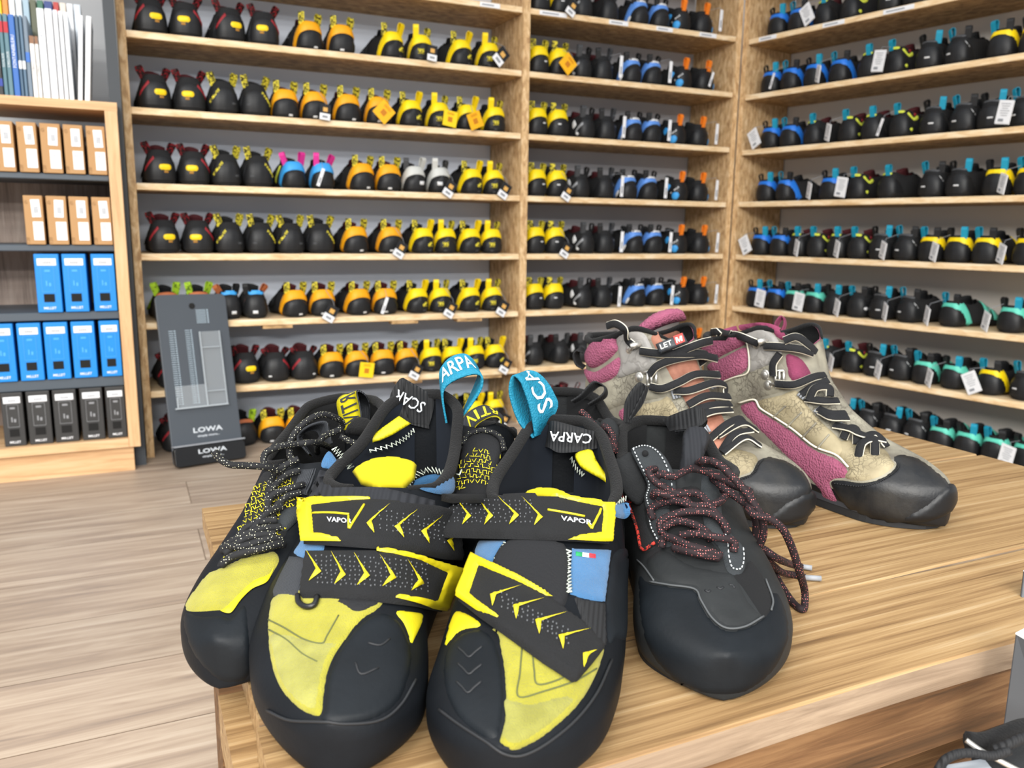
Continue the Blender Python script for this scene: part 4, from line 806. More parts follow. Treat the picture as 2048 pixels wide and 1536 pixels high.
def strip_px(b, pts, w, h=.0008, lift=.0006, far=.03, n=40, closed=False):
    """raised stripe along a picture polyline, on the skin"""
    pp = spline(pts, n, closed) if len(pts) > 2 else spline(pts, 8); out = []
    for x, y in pp:
        q = b.px(x, y, far)
        if q is not None: out.append(q[0] + q[1] * lift)
    return out
def cord(b, name, m_, pts, r, lift=.0, far=.03, n=None, parent=None, seg=7):
    g = G(); pp = spline(pts, n or max(6, len(pts) * 5)); out = []
    for x, y in pp:
        q = b.px(x, y, far)
        if q is not None: out.append(q[0] + q[1] * (r + lift))
    if len(out) > 1: g.tube(out, r, seg)
    return link(name, g.mesh(name, m_, True), parent or b.root)
def dashes(b, name, m_, pts, n, r=.0005, far=.02, duty=.6, lift=.0008, fn=None):
    g = G(); pp = spline(pts, n * 4)
    for k in range(n):
        o = [(fn or (lambda x, y: b.px(x, y, far)))(*pp[int(k * 4 + 4 * duty * t)]) for t in (0, 1) if int(k * 4 + 4 * duty * t) < len(pp)]
        if len(o) == 2 and all(q is not None for q in o): g.tube([q[0] + q[1] * lift for q in o], r, 4)
    return link(name, g.mesh(name, m_, True), b.root)
def zigzag(b, name, m_, A, B, n, r=.0006, far=.03, lift=.001, shape=None):
    g = G(); a, c = spline(A, n), spline(B, n); pts = []
    for k in range(n): pts += [a[k], c[k]]
    out = [b.px(x, y, far) for x, y in pts]; out = [q[0] + q[1] * lift for q in out if q is not None]; g.tube(out, r, 5); return link(name, g.mesh(name, m_, True), b.root)
def word(b, s_, m_, p0, p1, up, h, bold=.0, lift=.003, name='lettering', far=.03, parent=None, fn=None):
    """word lettered on the skin: baseline from p0 to p1 in picture points, «up» the direction of the letters' tops"""
    V, Fc, a = text_mesh(s_, bold); p0, p1, up = np.array(p0, float), np.array(p1, float), np.array(up, float); up /= np.linalg.norm(up); f = fn or (lambda x, y: b.px(x, y, far)); out = []
    for u, v in V:
        p = p0 + (p1 - p0) * u + up * h * v; q = f(p[0], p[1]); out.append(None if q is None else q[0] + q[1] * lift)
    if any(q is None for q in out): return None
    return link(name, mesh(name, out, Fc, m_, False), parent or b.root)
def chevron(b, top, tip, bot, w, m_=None, lift=.0035, name='chevron', parent=None, ext=None):
    t, k, o = (np.array(q, float) for q in (top, tip, bot)); d = (t + o) / 2 - k; d /= np.linalg.norm(d)
    poly = [t, k * .62 + t * .38, k, k * .5 + o * .5, o, k * .5 + o * .5 + d * w * .7, k + d * w * 1.25, k * .62 + t * .38 + d * w * .62]
    return b.P_(name, m_ or H_yelr, [tuple(p) for p in poly], .0011, 4, 4, False, lift + .0013, far=.03, parent=parent, ext=ext)
def ribbon(b, name, m_, A, Bp, YA, YB, n=44, th=.0014, closed=False, parent=None, m2=None):
    """webbing loop: its two selvedges given as picture paths at their own distances (numbers or lists)"""
    a, c = spline(A, n), spline(Bp, n); ya = np.interp(np.linspace(0, 1, n), np.linspace(0, 1, len(np.atleast_1d(YA))), np.atleast_1d(YA)); yb = np.interp(np.linspace(0, 1, n), np.linspace(0, 1, len(np.atleast_1d(YB))), np.atleast_1d(YB))
    PA = np.array([b.Lc(at_depth(*p, y)) for p, y in zip(a, ya)]); PB = np.array([b.Lc(at_depth(*p, y)) for p, y in zip(c, yb)]); nv = 5; V = []; NN = []
    for k in range(n):
        t = (PA[min(k + 1, n - 1)] + PB[min(k + 1, n - 1)] - PA[max(k - 1, 0)] - PB[max(k - 1, 0)]); nn = np.cross(t, PB[k] - PA[k]); nn /= max(np.linalg.norm(nn), 1e-9); NN.append(nn)
    for sgn in (1, -1):
        for k in range(n):
            for j in range(nv): V.append(PA[k] + (PB[k] - PA[k]) * j / (nv - 1) + NN[k] * sgn * th / 2)
    q = n * nv; Fc = []; mi = []
    for k in range(n - 1):
        for j in range(nv - 1):
            f = (k * nv + j, k * nv + j + 1, (k + 1) * nv + j + 1, (k + 1) * nv + j); Fc.append(f); mi.append(0); Fc.append(tuple(i + q for i in f[::-1])); mi.append(1 if m2 else 0)
        for j in (0, nv - 1): f = (k * nv + j, (k + 1) * nv + j, (k + 1) * nv + j + q, k * nv + j + q); Fc.append(f); mi.append(0)
    o = link(name, mesh(name, V, Fc, [m_, m2 or m_], True, mi), parent or b.root)
    def S(u, v, side=1):
        k = min(n - 2, max(0, int(u * (n - 1)))); f = u * (n - 1) - k; p = (PA[k] * (1 - v) + PB[k] * v) * (1 - f) + (PA[k + 1] * (1 - v) + PB[k + 1] * v) * f; return p + NN[k] * side * (th / 2 + .0005)
    o_ = o
    def wordon(s_, mt, u0, u1, v0, v1, side=1, bold=.01):
        Vt, Ft, a_ = text_mesh(s_, bold); return link('lettering', mesh('lettering', [S(u0 + (u1 - u0) * x, v0 + (v1 - v0) * y, side) for x, y in Vt], Ft, mt, False), o_)
    return o, S, wordon
def slab(b, name, m_, poly, p0, nrm, th=.003, step=6, bulge=0.0, r=8, parent=None, curve=True):
    """soft panel standing free of the skin, outlined in the picture, on the plane through p0 (world)"""
    nrm = np.array(nrm, float); nrm /= np.linalg.norm(nrm); c = np.mean(np.array(poly, float), axis=0)
    nl = np.array(b.MI.to_3x3() @ Vector(nrm)); sz = max(np.linalg.norm(np.array(p) - c) for p in poly)
    def fn(x, y):
        p = on_plane(x, y, p0, nrm); d = np.linalg.norm(np.array([x, y]) - c) / sz; return b.Lc(p + nrm * bulge * (1 - d * d)), nl
    o = patch(b, name, m_, poly, fn, step, th, r, parent or b.root, True, curve); md = o.modifiers.new('t', 'SOLIDIFY'); md.thickness = max(.001, th * .6); md.offset = -1; return o
def collar(b, name, m_, r=.0042, n0=0, n1=None, parent=None):
    P = b.rim(); g = G(); Q = spline(P[::3] + [P[-1]], 80); g.tube(Q, [r * (.35 + .65 * min(1, k / 9, (len(Q) - 1 - k) / 9)) for k in range(len(Q))], 9); return link(name, g.mesh(name, m_, True), parent or b.root)
def outsole(b, m_, z0=0.0, z1=.004, grow=1.02, t0=0, name='outsole'):
    """rubber plate following the foot outline under the skin"""
    h = b.NU // 2; Lp, Rp = [], []
    for n in range(b.NT):
        row = b.P[n]; il = row[:, 0].argmin(); ir = row[:, 0].argmax(); Lp.append((row[il, 0], row[il, 1])); Rp.append((row[ir, 0], row[ir, 1]))
    poly = Lp[::2] + Rp[::-2]; c = np.mean(poly, axis=0); poly = [tuple(c + (np.array(p) - c) * grow) for p in poly]; g = G(); prism(g, [p for k, p in enumerate(poly) if k == 0 or np.hypot(*(np.array(p) - poly[k - 1])) > 1e-4], z0, z1); return link(name, g.mesh(name, m_, False), b.root)

# ---- strapped shoe with the broad lower strap
def strapped(b, strip_side):
    b.skin('upper', [H_rub, H_navy, H_fuz], b.root); collar(b, 'padded_collar', H_fuz)
b = vl; strapped(b, 0)
b.P_('suede_toe', H_sue, [(548, 1192), (537, 1225), (535, 1262), (539, 1312), (554, 1365), (580, 1402), (610, 1425), (636, 1433), (645, 1424), (648, 1395), (655, 1350), (668, 1314), (690, 1282), (709, 1256), (732, 1234), (752, 1222), (765, 1200), (700, 1180), (600, 1175)], .0012, 7)
b.P_('worn_suede_patch', H_sued, [(543, 1268), (546, 1312), (560, 1362), (585, 1397), (612, 1418), (634, 1424), (640, 1395), (647, 1350), (660, 1314), (676, 1288), (640, 1285), (590, 1272)], .0004, 7, lift=.0011)
b.P_('suede_side', H_yel, [(792, 1222), (842, 1226), (846, 1242), (832, 1274), (822, 1291), (816, 1270), (808, 1249)], .001, 5)
b.P_('toe_patch', H_rub2, [(640, 1440), (648, 1420), (652, 1385), (658, 1348), (671, 1312), (702, 1266), (735, 1236), (762, 1226), (786, 1232), (806, 1252), (817, 1277), (824, 1305), (820, 1350), (796, 1405), (750, 1438), (690, 1448)], .0014, 8, 14)
for q in ([(711, 1329), (722, 1352), (756, 1339)], [(736, 1290), (760, 1294), (778, 1281)]): cord(b, 'grip_groove', H_sole, q, .0006, lift=.0009, n=9)
cord(b, 'toe_seam', H_sole, [(536, 1420), (580, 1440), (640, 1444), (700, 1448), (760, 1440), (800, 1410), (830, 1360)], .0007, lift=.0)
cord(b, 'stitch_line', H_thrd, [(540, 1242), (570, 1258), (610, 1282), (645, 1290), (655, 1275), (678, 1234)], .0004, lift=.001); cord(b, 'stitch_line', H_thrd, [(541, 1262), (575, 1282), (606, 1310), (636, 1327)], .0004, lift=.001)
b.P_('blue_flank', H_blue, [(612, 1030), (600, 1080), (586, 1108), (640, 1120), (650, 1060)], .001, 6)
b.P_('strap_anchor', H_web, [(578, 1110), (560, 1145), (545, 1180), (545, 1193), (600, 1202), (625, 1118)], .0014, 6, curve=False)
b.P_('knit_cuff', H_knit, [(641, 940), (624, 972), (612, 1006), (680, 1016), (760, 1022), (872, 1022), (872, 1000), (815, 985), (760, 972), (706, 955)], .0018, 7, curve=False, far=.02)
b.P_('blue_collar_piece', H_blue, [(656, 902), (641, 932), (668, 938), (692, 942), (676, 925)], .0012, 5, far=.02, lift=.001); b.P_('blue_collar_piece', H_blue, [(822, 968), (838, 955), (862, 948), (895, 948), (905, 962), (902, 985), (880, 990), (842, 982)], .0014, 5, far=.02, lift=.002)
zigzag(b, 'zigzag_stitch', H_thr, [(658, 898), (672, 915), (688, 935)], [(668, 892), (684, 910), (700, 931)], 9, lift=.003); zigzag(b, 'zigzag_stitch', H_thr, [(812, 972), (835, 950), (868, 941), (902, 950)], [(805, 962), (828, 941), (866, 930), (906, 940)], 14, lift=.006)
slab(b, 'tongue', H_yelo, [(704, 943), (720, 936), (735, 930), (755, 926), (776, 924), (800, 924), (820, 926), (834, 931), (830, 960), (808, 984), (760, 988), (722, 972)], at_depth(770, 950, .515), (0, -.55, .8), .004, 5, .005, curve=False)
st2 = b.P_('strap', H_strap, [(612, 1108), (680, 1108), (752, 1108), (830, 1118), (914, 1141), (897, 1182), (880, 1225), (830, 1216), (740, 1206), (660, 1200), (600, 1200)], .0035, 7, 9, False, .0015, far=.03, ext=(560, 850))
b.P_('strap_frame', H_yelr, [(752, 1107), (830, 1117), (915, 1140), (881, 1226), (838, 1218), (785, 1206), (786, 1202), (838, 1205), (859, 1203), (880, 1150), (830, 1128), (752, 1113)], .0022, 4, 5, False, .0047, st2, far=.03, ext=(560, 850))
for t, k, o_ in (((620, 1112), (649, 1158), (625, 1177)), ((667, 1116), (695, 1165), (673, 1184)), ((711, 1120), (739, 1167), (716, 1186)), ((756, 1123), (784, 1170), (760, 1188)), ((802, 1128), (831, 1176), (809, 1194))): chevron(b, t, k, o_, 9, parent=st2, lift=.0048, ext=(560, 850))
st1 = b.P_('strap', H_strap, [(612, 1003), (740, 1008), (872, 1014), (905, 1022), (917, 1122), (884, 1120), (760, 1107), (613, 1096)], .0035, 7, 9, False, .0035, far=.03, ext=(618, 880))
b.P_('strap_frame', H_yelr, [(611, 1002), (650, 1006), (744, 1008), (744, 1013), (690, 1019), (639, 1024), (639, 1083), (655, 1085), (688, 1095), (686, 1099), (612, 1097)], .0022, 4, 5, False, .0066, st1, far=.03, ext=(618, 880))
for t, k, o_ in (((778, 1024), (736, 1066), (749, 1086)), ((823, 1030), (781, 1071), (796, 1092)), ((867, 1036), (825, 1075), (839, 1097)), ((912, 1050), (872, 1085), (886, 1104))): chevron(b, t, k, o_, 8, parent=st1, lift=.0068, ext=(618, 880))
cord(b, 'strap_line', H_yelr, [(640, 1041), (672, 1043), (704, 1047)], .0007, lift=.0065, parent=st1); cord(b, 'strap_line', H_yelr, [(703, 1050), (703, 1075)], .0007, lift=.0065, parent=st1); cord(b, 'strap_line', H_yelr, [(704, 1076), (733, 1027)], .0008, lift=.0065, parent=st1)
word(b, 'VAPOR', H_txt, (664, 1062), (709, 1067), (0, -1), 10, .015, .0075, parent=st1)
def dots(b, parent, polys, lift, ext=None):
    g = G(); r_ = random.Random(3)
    for x0, y0, x1, y1, sl_ in polys:
        for x in np.arange(x0, x1, 9):
            for y in np.arange(y0, y1, 9):
                q = b.pxe(x + r_.uniform(-2, 2), y + sl_ * (x - x0) + r_.uniform(-2, 2), .03, *(ext or (0, 9999)))
                if q is None: continue
                p = q[0] + q[1] * lift; g.box(p, (.00065, .00065, .00065))
    return link('grip_dot', g.mesh('grip_dot', H_dot, False), parent)
dots(b, st2, [(640, 1125, 840, 1180, .05)], .0052); dots(b, st1, [(760, 1040, 870, 1085, .1)], .0072)
g = G(); g.tube([q[0] + q[1] * .003 for q in [b.px(x, y) for x, y in spline([(600, 1198), (602, 1212), (616, 1221), (632, 1217), (638, 1200)], 16)]], .0016, 7); link('strap_ring', g.mesh('strap_ring', M_gauge2, True), b.root)
b.P_('mesh_gap', H_tong, [(672, 1200), (690, 1215), (712, 1228), (735, 1222), (756, 1205)], .0012, 5, lift=.001)
o, S_, wo = ribbon(b, 'heel_tab', H_kweb, [(824, 850), (800, 835), (779, 800), (798, 760), (812, 764), (806, 800), (820, 845)], [(858, 858), (855, 830), (846, 826), (858, 792), (866, 796), (866, 820), (858, 850)], .612, .618)
q0 = [(846, 828), (792, 800)]
wb = lambda x, y: (b.Lc(at_depth(x, y, .6095)), np.array([0, 0, 0.0]))
word(b, 'SCAR', H_txt2, (853, 806), (796, 778), (-.50, .88), 24, .01, 0, fn=wb, parent=o)
sy = slab(b, 'yellow_pull_strip', H_yel, [(798, 832), (822, 847), (806, 858), (786, 871), (762, 882), (738, 888), (708, 894), (724, 882), (748, 868), (774, 850)], at_depth(770, 868, .585), (.15, -.75, .6), .0015, 4, .002, curve=False)
zigzag(b, 'zigzag_stitch', H_thr, [(822, 852), (795, 869), (760, 885), (720, 896)], [(826, 860), (798, 878), (762, 893), (722, 901)], 12, lift=.008, far=.06)
o, S_, wo = ribbon(b, 'heel_tab', H_teal, [(893, 846), (886, 805), (886, 783), (897, 768), (919, 756), (942, 749), (958, 749), (965, 757), (962, 778), (945, 806), (919, 841)], [(892, 838), (884, 795), (880, 748), (888, 729), (901, 716), (919, 709), (935, 711), (950, 727), (957, 745), (948, 775), (922, 832)], .598, .622, th=.0015)
wo('ARPA', H_txt, .24, .60, .25, .86, 1)

# ---- strapped shoe with the flag tab
b = vr; strapped(b, 1)
b.P_('suede_side', H_yel, [(912, 1222), (896, 1256), (887, 1303), (902, 1281), (925, 1261), (962, 1253), (950, 1236)], .001, 5)
b.P_('suede_toe', H_sue, [(980, 1256), (995, 1270), (1000, 1297), (1007, 1335), (1011, 1391), (1009, 1440), (1000, 1474), (999, 1484), (1008, 1493), (1024, 1502), (1045, 1497), (1082, 1477), (1120, 1447), (1154, 1414), (1180, 1376), (1199, 1335), (1209, 1298), (1190, 1290), (1100, 1270), (1030, 1262)], .0012, 7)
b.P_('worn_suede_patch', H_sued, [(1012, 1400), (1012, 1440), (1004, 1478), (1026, 1492), (1060, 1480), (1110, 1444), (1150, 1400), (1120, 1392), (1060, 1408)], .0004, 7, lift=.0011)
b.P_('toe_patch', H_rub2, [(890, 1306), (906, 1281), (932, 1263), (962, 1259), (984, 1273), (996, 1298), (1004, 1335), (1008, 1391), (1004, 1444), (992, 1477), (960, 1472), (914, 1432), (890, 1380), (886, 1335)], .0014, 8, 14)
for q in ([(919, 1299), (940, 1318), (966, 1297)], [(918, 1331), (940, 1352), (965, 1333)], [(916, 1367), (938, 1389), (964, 1367)]): cord(b, 'grip_groove', H_sole, [q[0], ((q[0][0] + q[1][0]) / 2, (q[0][1] + q[1][1]) / 2), q[1], ((q[2][0] + q[1][0]) / 2, (q[2][1] + q[1][1]) / 2), q[2]], .0006, lift=.0009, n=17)
cord(b, 'toe_seam', H_sole, [(880, 1420), (920, 1450), (970, 1482), (1020, 1510), (1070, 1500), (1140, 1450), (1190, 1390), (1222, 1320)], .0007)
cord(b, 'stitch_line', H_thrd, [(1044, 1300), (1040, 1350), (1037, 1397), (1090, 1385), (1150, 1364), (1190, 1340)], .0004, lift=.001); cord(b, 'stitch_line', H_thrd, [(1065, 1315), (1068, 1345), (1074, 1372), (1110, 1365), (1150, 1345)], .0004, lift=.001)
b.P_('side_rand', H_rub2, [(1226, 1108), (1256, 1100), (1257, 1180), (1254, 1275), (1232, 1278), (1216, 1288), (1212, 1205), (1218, 1155)], .0012, 6, 10)
b.P_('blue_flank', H_blue, [(1142, 1095), (1224, 1098), (1218, 1155), (1211, 1206), (1170, 1200), (1138, 1189)], .001, 6, curve=False)
b.P_('strap_anchor', H_kweb, [(1146, 1190), (1166, 1198), (1212, 1206), (1214, 1290), (1198, 1296), (1164, 1246)], .0016, 6, curve=False)
b.P_('blue_flank', H_blue, [(955, 1080), (1015, 1080), (1005, 1105), (986, 1126), (940, 1140), (944, 1115)], .001, 6, curve=False)
b.P_('inner_tongue', H_tong, [(1020, 1080), (1130, 1090), (1137, 1190), (1115, 1220), (1060, 1200), (985, 1140)], .003, 7, 14)
zigzag(b, 'zigzag_stitch', H_thr, [(1010, 1090), (1003, 1105), (992, 1122)], [(1018, 1094), (1011, 1110), (1000, 1128)], 6, lift=.002); zigzag(b, 'zigzag_stitch', H_thr, [(1130, 1105), (1130, 1150), (1132, 1190)], [(1140, 1108), (1139, 1152), (1141, 1188)], 12, lift=.002)
for k, m_ in enumerate((H_green, H_fwhite, H_fred)):
    x = 1150 + 13 * k; b.P_('flag_stripe', m_, [(x, 1106 + 1.5 * k), (x + 13, 1107.5 + 1.5 * k), (x + 13, 1116 + 1.5 * k), (x, 1114.5 + 1.5 * k)], .0006, 4, 3, False, .0016)
s2 = b.P_('strap', H_strap, [(955, 1119), (1030, 1165), (1101, 1208), (1160, 1252), (1204, 1300), (1178, 1335), (1150, 1369), (1140, 1371), (1085, 1335), (1020, 1286), (960, 1241), (920, 1208), (935, 1165)], .0035, 7, 9, False, .003, far=.03, ext=(965, 1190))
b.P_('strap_frame', H_yelr, [(956, 1117), (985, 1137), (1040, 1169), (1102, 1209), (1088, 1208), (1040, 1183), (992, 1160), (970, 1148), (950, 1204), (962, 1215), (1004, 1251), (1000, 1255), (960, 1236), (919, 1207)], .0022, 4, 5, False, .0062, s2, far=.03, ext=(965, 1190))
for t, k, o_ in (((1045, 1191), (988, 1209), (992, 1233)), ((1087, 1216), (1029, 1231), (1034, 1259)), ((1127, 1243), (1069, 1260), (1076, 1289)), ((1169, 1274), (1111, 1290), (1119, 1318)), ((1179, 1316), (1154, 1324), (1155, 1352))): chevron(b, t, k, o_, 9, parent=s2, lift=.0064, ext=(965, 1190))
s1 = b.P_('strap', H_strap, [(873, 985), (940, 986), (1040, 991), (1120, 1001), (1218, 1014), (1212, 1094), (1120, 1090), (1000, 1086), (869, 1082)], .0035, 7, 9, False, .0035, far=.03, ext=(1000, 1195))
b.P_('strap_frame', H_yelr, [(1088, 1000), (1150, 1008), (1219, 1013), (1213, 1095), (1180, 1096), (1130, 1095), (1150, 1087), (1189, 1078), (1192, 1027), (1150, 1020), (1100, 1007)], .0022, 4, 5, False, .0066, s1, far=.03, ext=(1000, 1195))
for t, k, o_ in (((875, 1002), (910, 1046), (888, 1066)), ((923, 1002), (957, 1048), (937, 1067)), ((968, 1005), (1001, 1048), (981, 1068)), ((1010, 1007), (1045, 1050), (1027, 1069)), ((1051, 1010), (1086, 1054), (1070, 1071))): chevron(b, t, k, o_, 8, parent=s1, lift=.0068, ext=(1000, 1195))
cord(b, 'strap_line', H_yelr, [(1095, 1037), (1130, 1043), (1160, 1048)], .0007, lift=.0065, parent=s1); cord(b, 'strap_line', H_yelr, [(1165, 1062), (1172, 1073)], .0008, lift=.0065, parent=s1); cord(b, 'strap_line', H_yelr, [(1172, 1073), (1188, 1031)], .0008, lift=.0065, parent=s1)
word(b, 'VAPOR', H_txt, (1118, 1060), (1172, 1066), (0, -1), 10, .015, .0075, parent=s1)
dots(b, s1, [(885, 1012, 1070, 1062, .03)], .0072, (1000, 1195)); dots(b, s2, [(1010, 1205, 1130, 1235, .62)], .0068)
b.P_('blue_collar_piece', H_blue, [(1219, 1012), (1258, 1006), (1260, 1025), (1247, 1038), (1222, 1030)], .0012, 4, far=.005, lift=.001); zigzag(b, 'zigzag_stitch', H_thr, [(1218, 1012), (1232, 1008), (1246, 1003)], [(1218, 1002), (1232, 998), (1246, 993)], 7, lift=.002, far=.006)
slab(b, 'tongue', H_yelo, [(1046, 994), (1060, 985), (1086, 984), (1120, 990), (1150, 1003), (1166, 1014), (1130, 1014), (1085, 1006)], at_depth(1100, 1000, .50), (0, -.5, .8), .004, 5, .004)
slab(b, 'yellow_pull_strip', H_yel, [(1151, 908), (1182, 900), (1195, 924), (1221, 960), (1236, 984), (1206, 962), (1179, 947), (1159, 932)], at_depth(1190, 935, .575), (-.2, -.7, .6), .0015, 5, .002)
zigzag(b, 'zigzag_stitch', H_thr, [(1146, 914), (1160, 936), (1180, 950)], [(1152, 908), (1168, 930), (1186, 944)], 7, lift=.008, far=.06)
o, S_, wo = ribbon(b, 'heel_tab', H_kweb, [(1100, 845), (1110, 842), (1150, 852), (1190, 862), (1186, 848), (1150, 842), (1118, 840)], [(1092, 894), (1100, 896), (1125, 906), (1195, 896), (1190, 885), (1150, 875), (1110, 866)], [.615, .60, .59, .60, .62, .62], [.615, .598, .587, .598, .62, .62])
wb = lambda x, y: (b.Lc(at_depth(x, y, .584)), np.array([0, 0, 0.0]))
word(b, 'CARPA', H_txt, (1184, 868), (1100, 862), (-.12, .99), 20, .01, 0, fn=wb, parent=o)
o, S_, wo = ribbon(b, 'heel_tab', H_teal, [(1066, 876), (1039, 846), (1023, 804), (1019, 776), (1026, 752), (1041, 763), (1052, 791), (1060, 817), (1066, 846), (1070, 872)], [(1085, 866), (1072, 836), (1054, 794), (1046, 766), (1048, 745), (1070, 744), (1090, 760), (1106, 785), (1114, 815), (1085, 866)], .598, .622, th=.0015)
wo('SCA', H_txt, .86, .50, .80, .22, 1)

# ---- black lace-up approach shoe
b = ml; b.skin('upper', [H_rubk, H_int, H_fuz], b.root); collar(b, 'padded_collar', H_fuz, .0046); outsole(b, H_sole, -.0002, .004, .93)
b.P_('side_panel', H_bfab, [(1238, 925), (1262, 905), (1280, 940), (1297, 975), (1290, 1010), (1297, 1055), (1316, 1088), (1292, 1108), (1278, 1100), (1268, 1050), (1256, 1000)], .0008, 7, far=.02)
pF = at_depth(1308, 960, .548); nF = (-.25, -.75, .62)
slab(b, 'lace_facing', H_black, [(1261, 900), (1284, 891), (1306, 894), (1325, 908), (1340, 930), (1352, 960), (1353, 1000), (1340, 1030), (1318, 1044), (1296, 1030), (1288, 1000), (1294, 972), (1278, 938)], pF, nF, .0024, 5, .003, 8)
slab(b, 'side_panel', H_bfab, [(1221, 926), (1240, 914), (1262, 905), (1280, 940), (1295, 974), (1290, 1004), (1272, 1010), (1250, 990), (1230, 960)], at_depth(1255, 950, .565), (-.35, -.8, .4), .002, 5, .002, 8)
fF = lambda x, y: (b.Lc(on_plane(x, y, pF, nF) + np.array(nF) * .0062), np.zeros(3))
b.P_('lace_facing', H_black, [(1296, 1020), (1340, 1020), (1332, 1058), (1345, 1090), (1320, 1092), (1302, 1058)], .0018, 6, 9, far=.02, lift=.0006)
b.P_('lace_facing', H_black, [(1405, 948), (1424, 940), (1440, 985), (1446, 1040), (1468, 1075), (1486, 1096), (1489, 1136), (1476, 1151), (1454, 1142), (1440, 1100), (1412, 1062), (1402, 1000)], .0018, 6, 9, far=.02, lift=.0006)
b.P_('throat_gap', H_int, [(1345, 985), (1400, 975), (1412, 1060), (1440, 1105), (1420, 1122), (1370, 1112), (1338, 1085), (1332, 1050)], .0006, 6, far=.02)
b.P_('toe_rand', H_rub2, [(1276, 1150), (1300, 1165), (1340, 1172), (1389, 1180), (1402, 1205), (1424, 1240), (1452, 1259), (1489, 1256), (1526, 1235), (1544, 1205), (1540, 1185), (1560, 1190), (1578, 1240), (1576, 1290), (1545, 1345), (1490, 1385), (1420, 1390), (1350, 1362), (1300, 1305), (1280, 1240)], .0009, 8, 10)
b.P_('vamp_plate', H_rubk, [(1300, 1110), (1330, 1098), (1380, 1128), (1440, 1142), (1470, 1150), (1500, 1205), (1524, 1232), (1490, 1250), (1454, 1252), (1428, 1232), (1405, 1195), (1392, 1174), (1340, 1166), (1306, 1156), (1290, 1130)], .0009, 8, 10)
b.P_('side_gap', H_int, [(1462, 1149), (1486, 1144), (1498, 1121), (1515, 1137), (1529, 1160), (1543, 1198), (1541, 1221), (1526, 1233), (1506, 1206), (1483, 1172)], .0006, 6, lift=.0004)
dashes(b, 'white_stitching', H_thrw, [(1268, 904), (1286, 898), (1304, 901), (1320, 914), (1334, 938), (1344, 968), (1345, 1000)], 20, fn=fF); dashes(b, 'white_stitching', H_thrw, [(1268, 904), (1284, 938), (1300, 974), (1295, 1000), (1302, 1026)], 20, fn=fF); dashes(b, 'white_stitching', H_thrw, [(1304, 1032), (1308, 1058), (1320, 1086)], 8, lift=.003)
g = G(); g.tube([fF(1292, 913)[0] - b.Lc(np.array(b.W((0, 0, 0))) + np.array(nF) * .003), fF(1292, 913)[0]], .0022, 10); link('eyelet', g.mesh('eyelet', H_int, True), b.root); dashes(b, 'white_stitching', H_thrw, [(1443, 1060), (1452, 1090), (1455, 1120), (1462, 1142), (1478, 1144), (1484, 1125), (1482, 1100)], 16, lift=.003)
cord(b, 'red_stitching', H_thrr, [(1228, 955), (1247, 985), (1262, 1006), (1294, 984)], .0011, lift=.0012); cord(b, 'red_stitching', H_thrr, [(1262, 1006), (1272, 1035), (1281, 1065), (1290, 1102), (1314, 1090)], .0011, lift=.0012)
for q in ([(1300, 1165), (1340, 1172), (1389, 1180), (1402, 1203), (1424, 1238), (1452, 1258), (1489, 1255), (1526, 1234)], [(1541, 1222), (1544, 1200), (1530, 1160)], [(1276, 1120), (1290, 1135), (1309, 1163)]): cord(b, 'rubber_seam', mat('worn_rubber_edge', '#4c4f51', .7), q, .0006, lift=.0003)
for q in ([(1410, 1182), (1416, 1186), (1420, 1183)], [(1434, 1176), (1440, 1180), (1446, 1176)], [(1458, 1172), (1464, 1172), (1468, 1178)]): cord(b, 'scuff', H_sole, q, .0008, n=6)
P_f = at_depth(1390, 930, .575)
slab(b, 'tongue', H_knit, [(1363, 884), (1368, 866), (1380, 860), (1393, 858), (1410, 864), (1418, 888), (1406, 918), (1402, 950), (1398, 985), (1372, 990), (1356, 958), (1360, 915)], P_f, (-.1, -.8, .6), .006, 5, .008, 10)
o, S_, wo = ribbon(b, 'heel_tab', H_kweb, [(1247, 842), (1250, 806), (1263, 781), (1279, 765), (1290, 775), (1278, 800), (1258, 838)], [(1262, 846), (1266, 825), (1280, 808), (1293, 788), (1296, 776), (1286, 806), (1268, 832)], .665, .668)
wo('MILL', H_txt, .18, .48, .2, .75, 1)
o, S_, wo = ribbon(b, 'heel_tab', H_kweb, [(1326, 838), (1350, 828), (1375, 819), (1398, 813), (1411, 828), (1400, 842), (1350, 850)], [(1341, 862), (1356, 860), (1378, 858), (1400, 852), (1413, 840), (1404, 856), (1350, 866)], [.665, .65, .64, .63, .64, .66, .67], [.655, .64, .628, .62, .635, .655, .66])
LC = dict(seg=8)
def lace(b, name, m_, pts, r, lift=.004, fixed=None, parent=None, n=None):
    """round cord through picture points; a point may carry its own height above the skin, or ('t', h) above the table"""
    raw = []
    for p in pts:
        h = p[2] if len(p) > 2 else lift
        raw.append((p[0], p[1], h))
    W_ = []
    for x, y, h in raw:
        if isinstance(h, tuple):
            W_.append(b.Lc(on_z(x, y, TZ + h[1])) if h[0] == 't' else b.Lc(at_depth(x, y, h[1]))); continue
        q = b.px(x, y, .05); W_.append(q[0] + q[1] * (r + h))
    g = G(); Q = spline(W_, n or len(W_) * 6); g.tube(Q, r, 8); o = link(name, g.mesh(name, m_, True), parent or b.root); return o, Q
R_ = .0026
def T(x, y, h=R_): return (x, y, ('t', h))
def D(x, y, Y): return (x, y, ('d', Y))
lc, _ = lace(b, 'lace', H_lacer, [D(1311, 938, .540), D(1298, 941, .533), D(1301, 953, .530), D(1318, 968, .527), D(1353, 987, .524), (1390, 1015, .009), (1417, 1042, .007), (1442, 1064), (1452, 1074, .0)], R_)
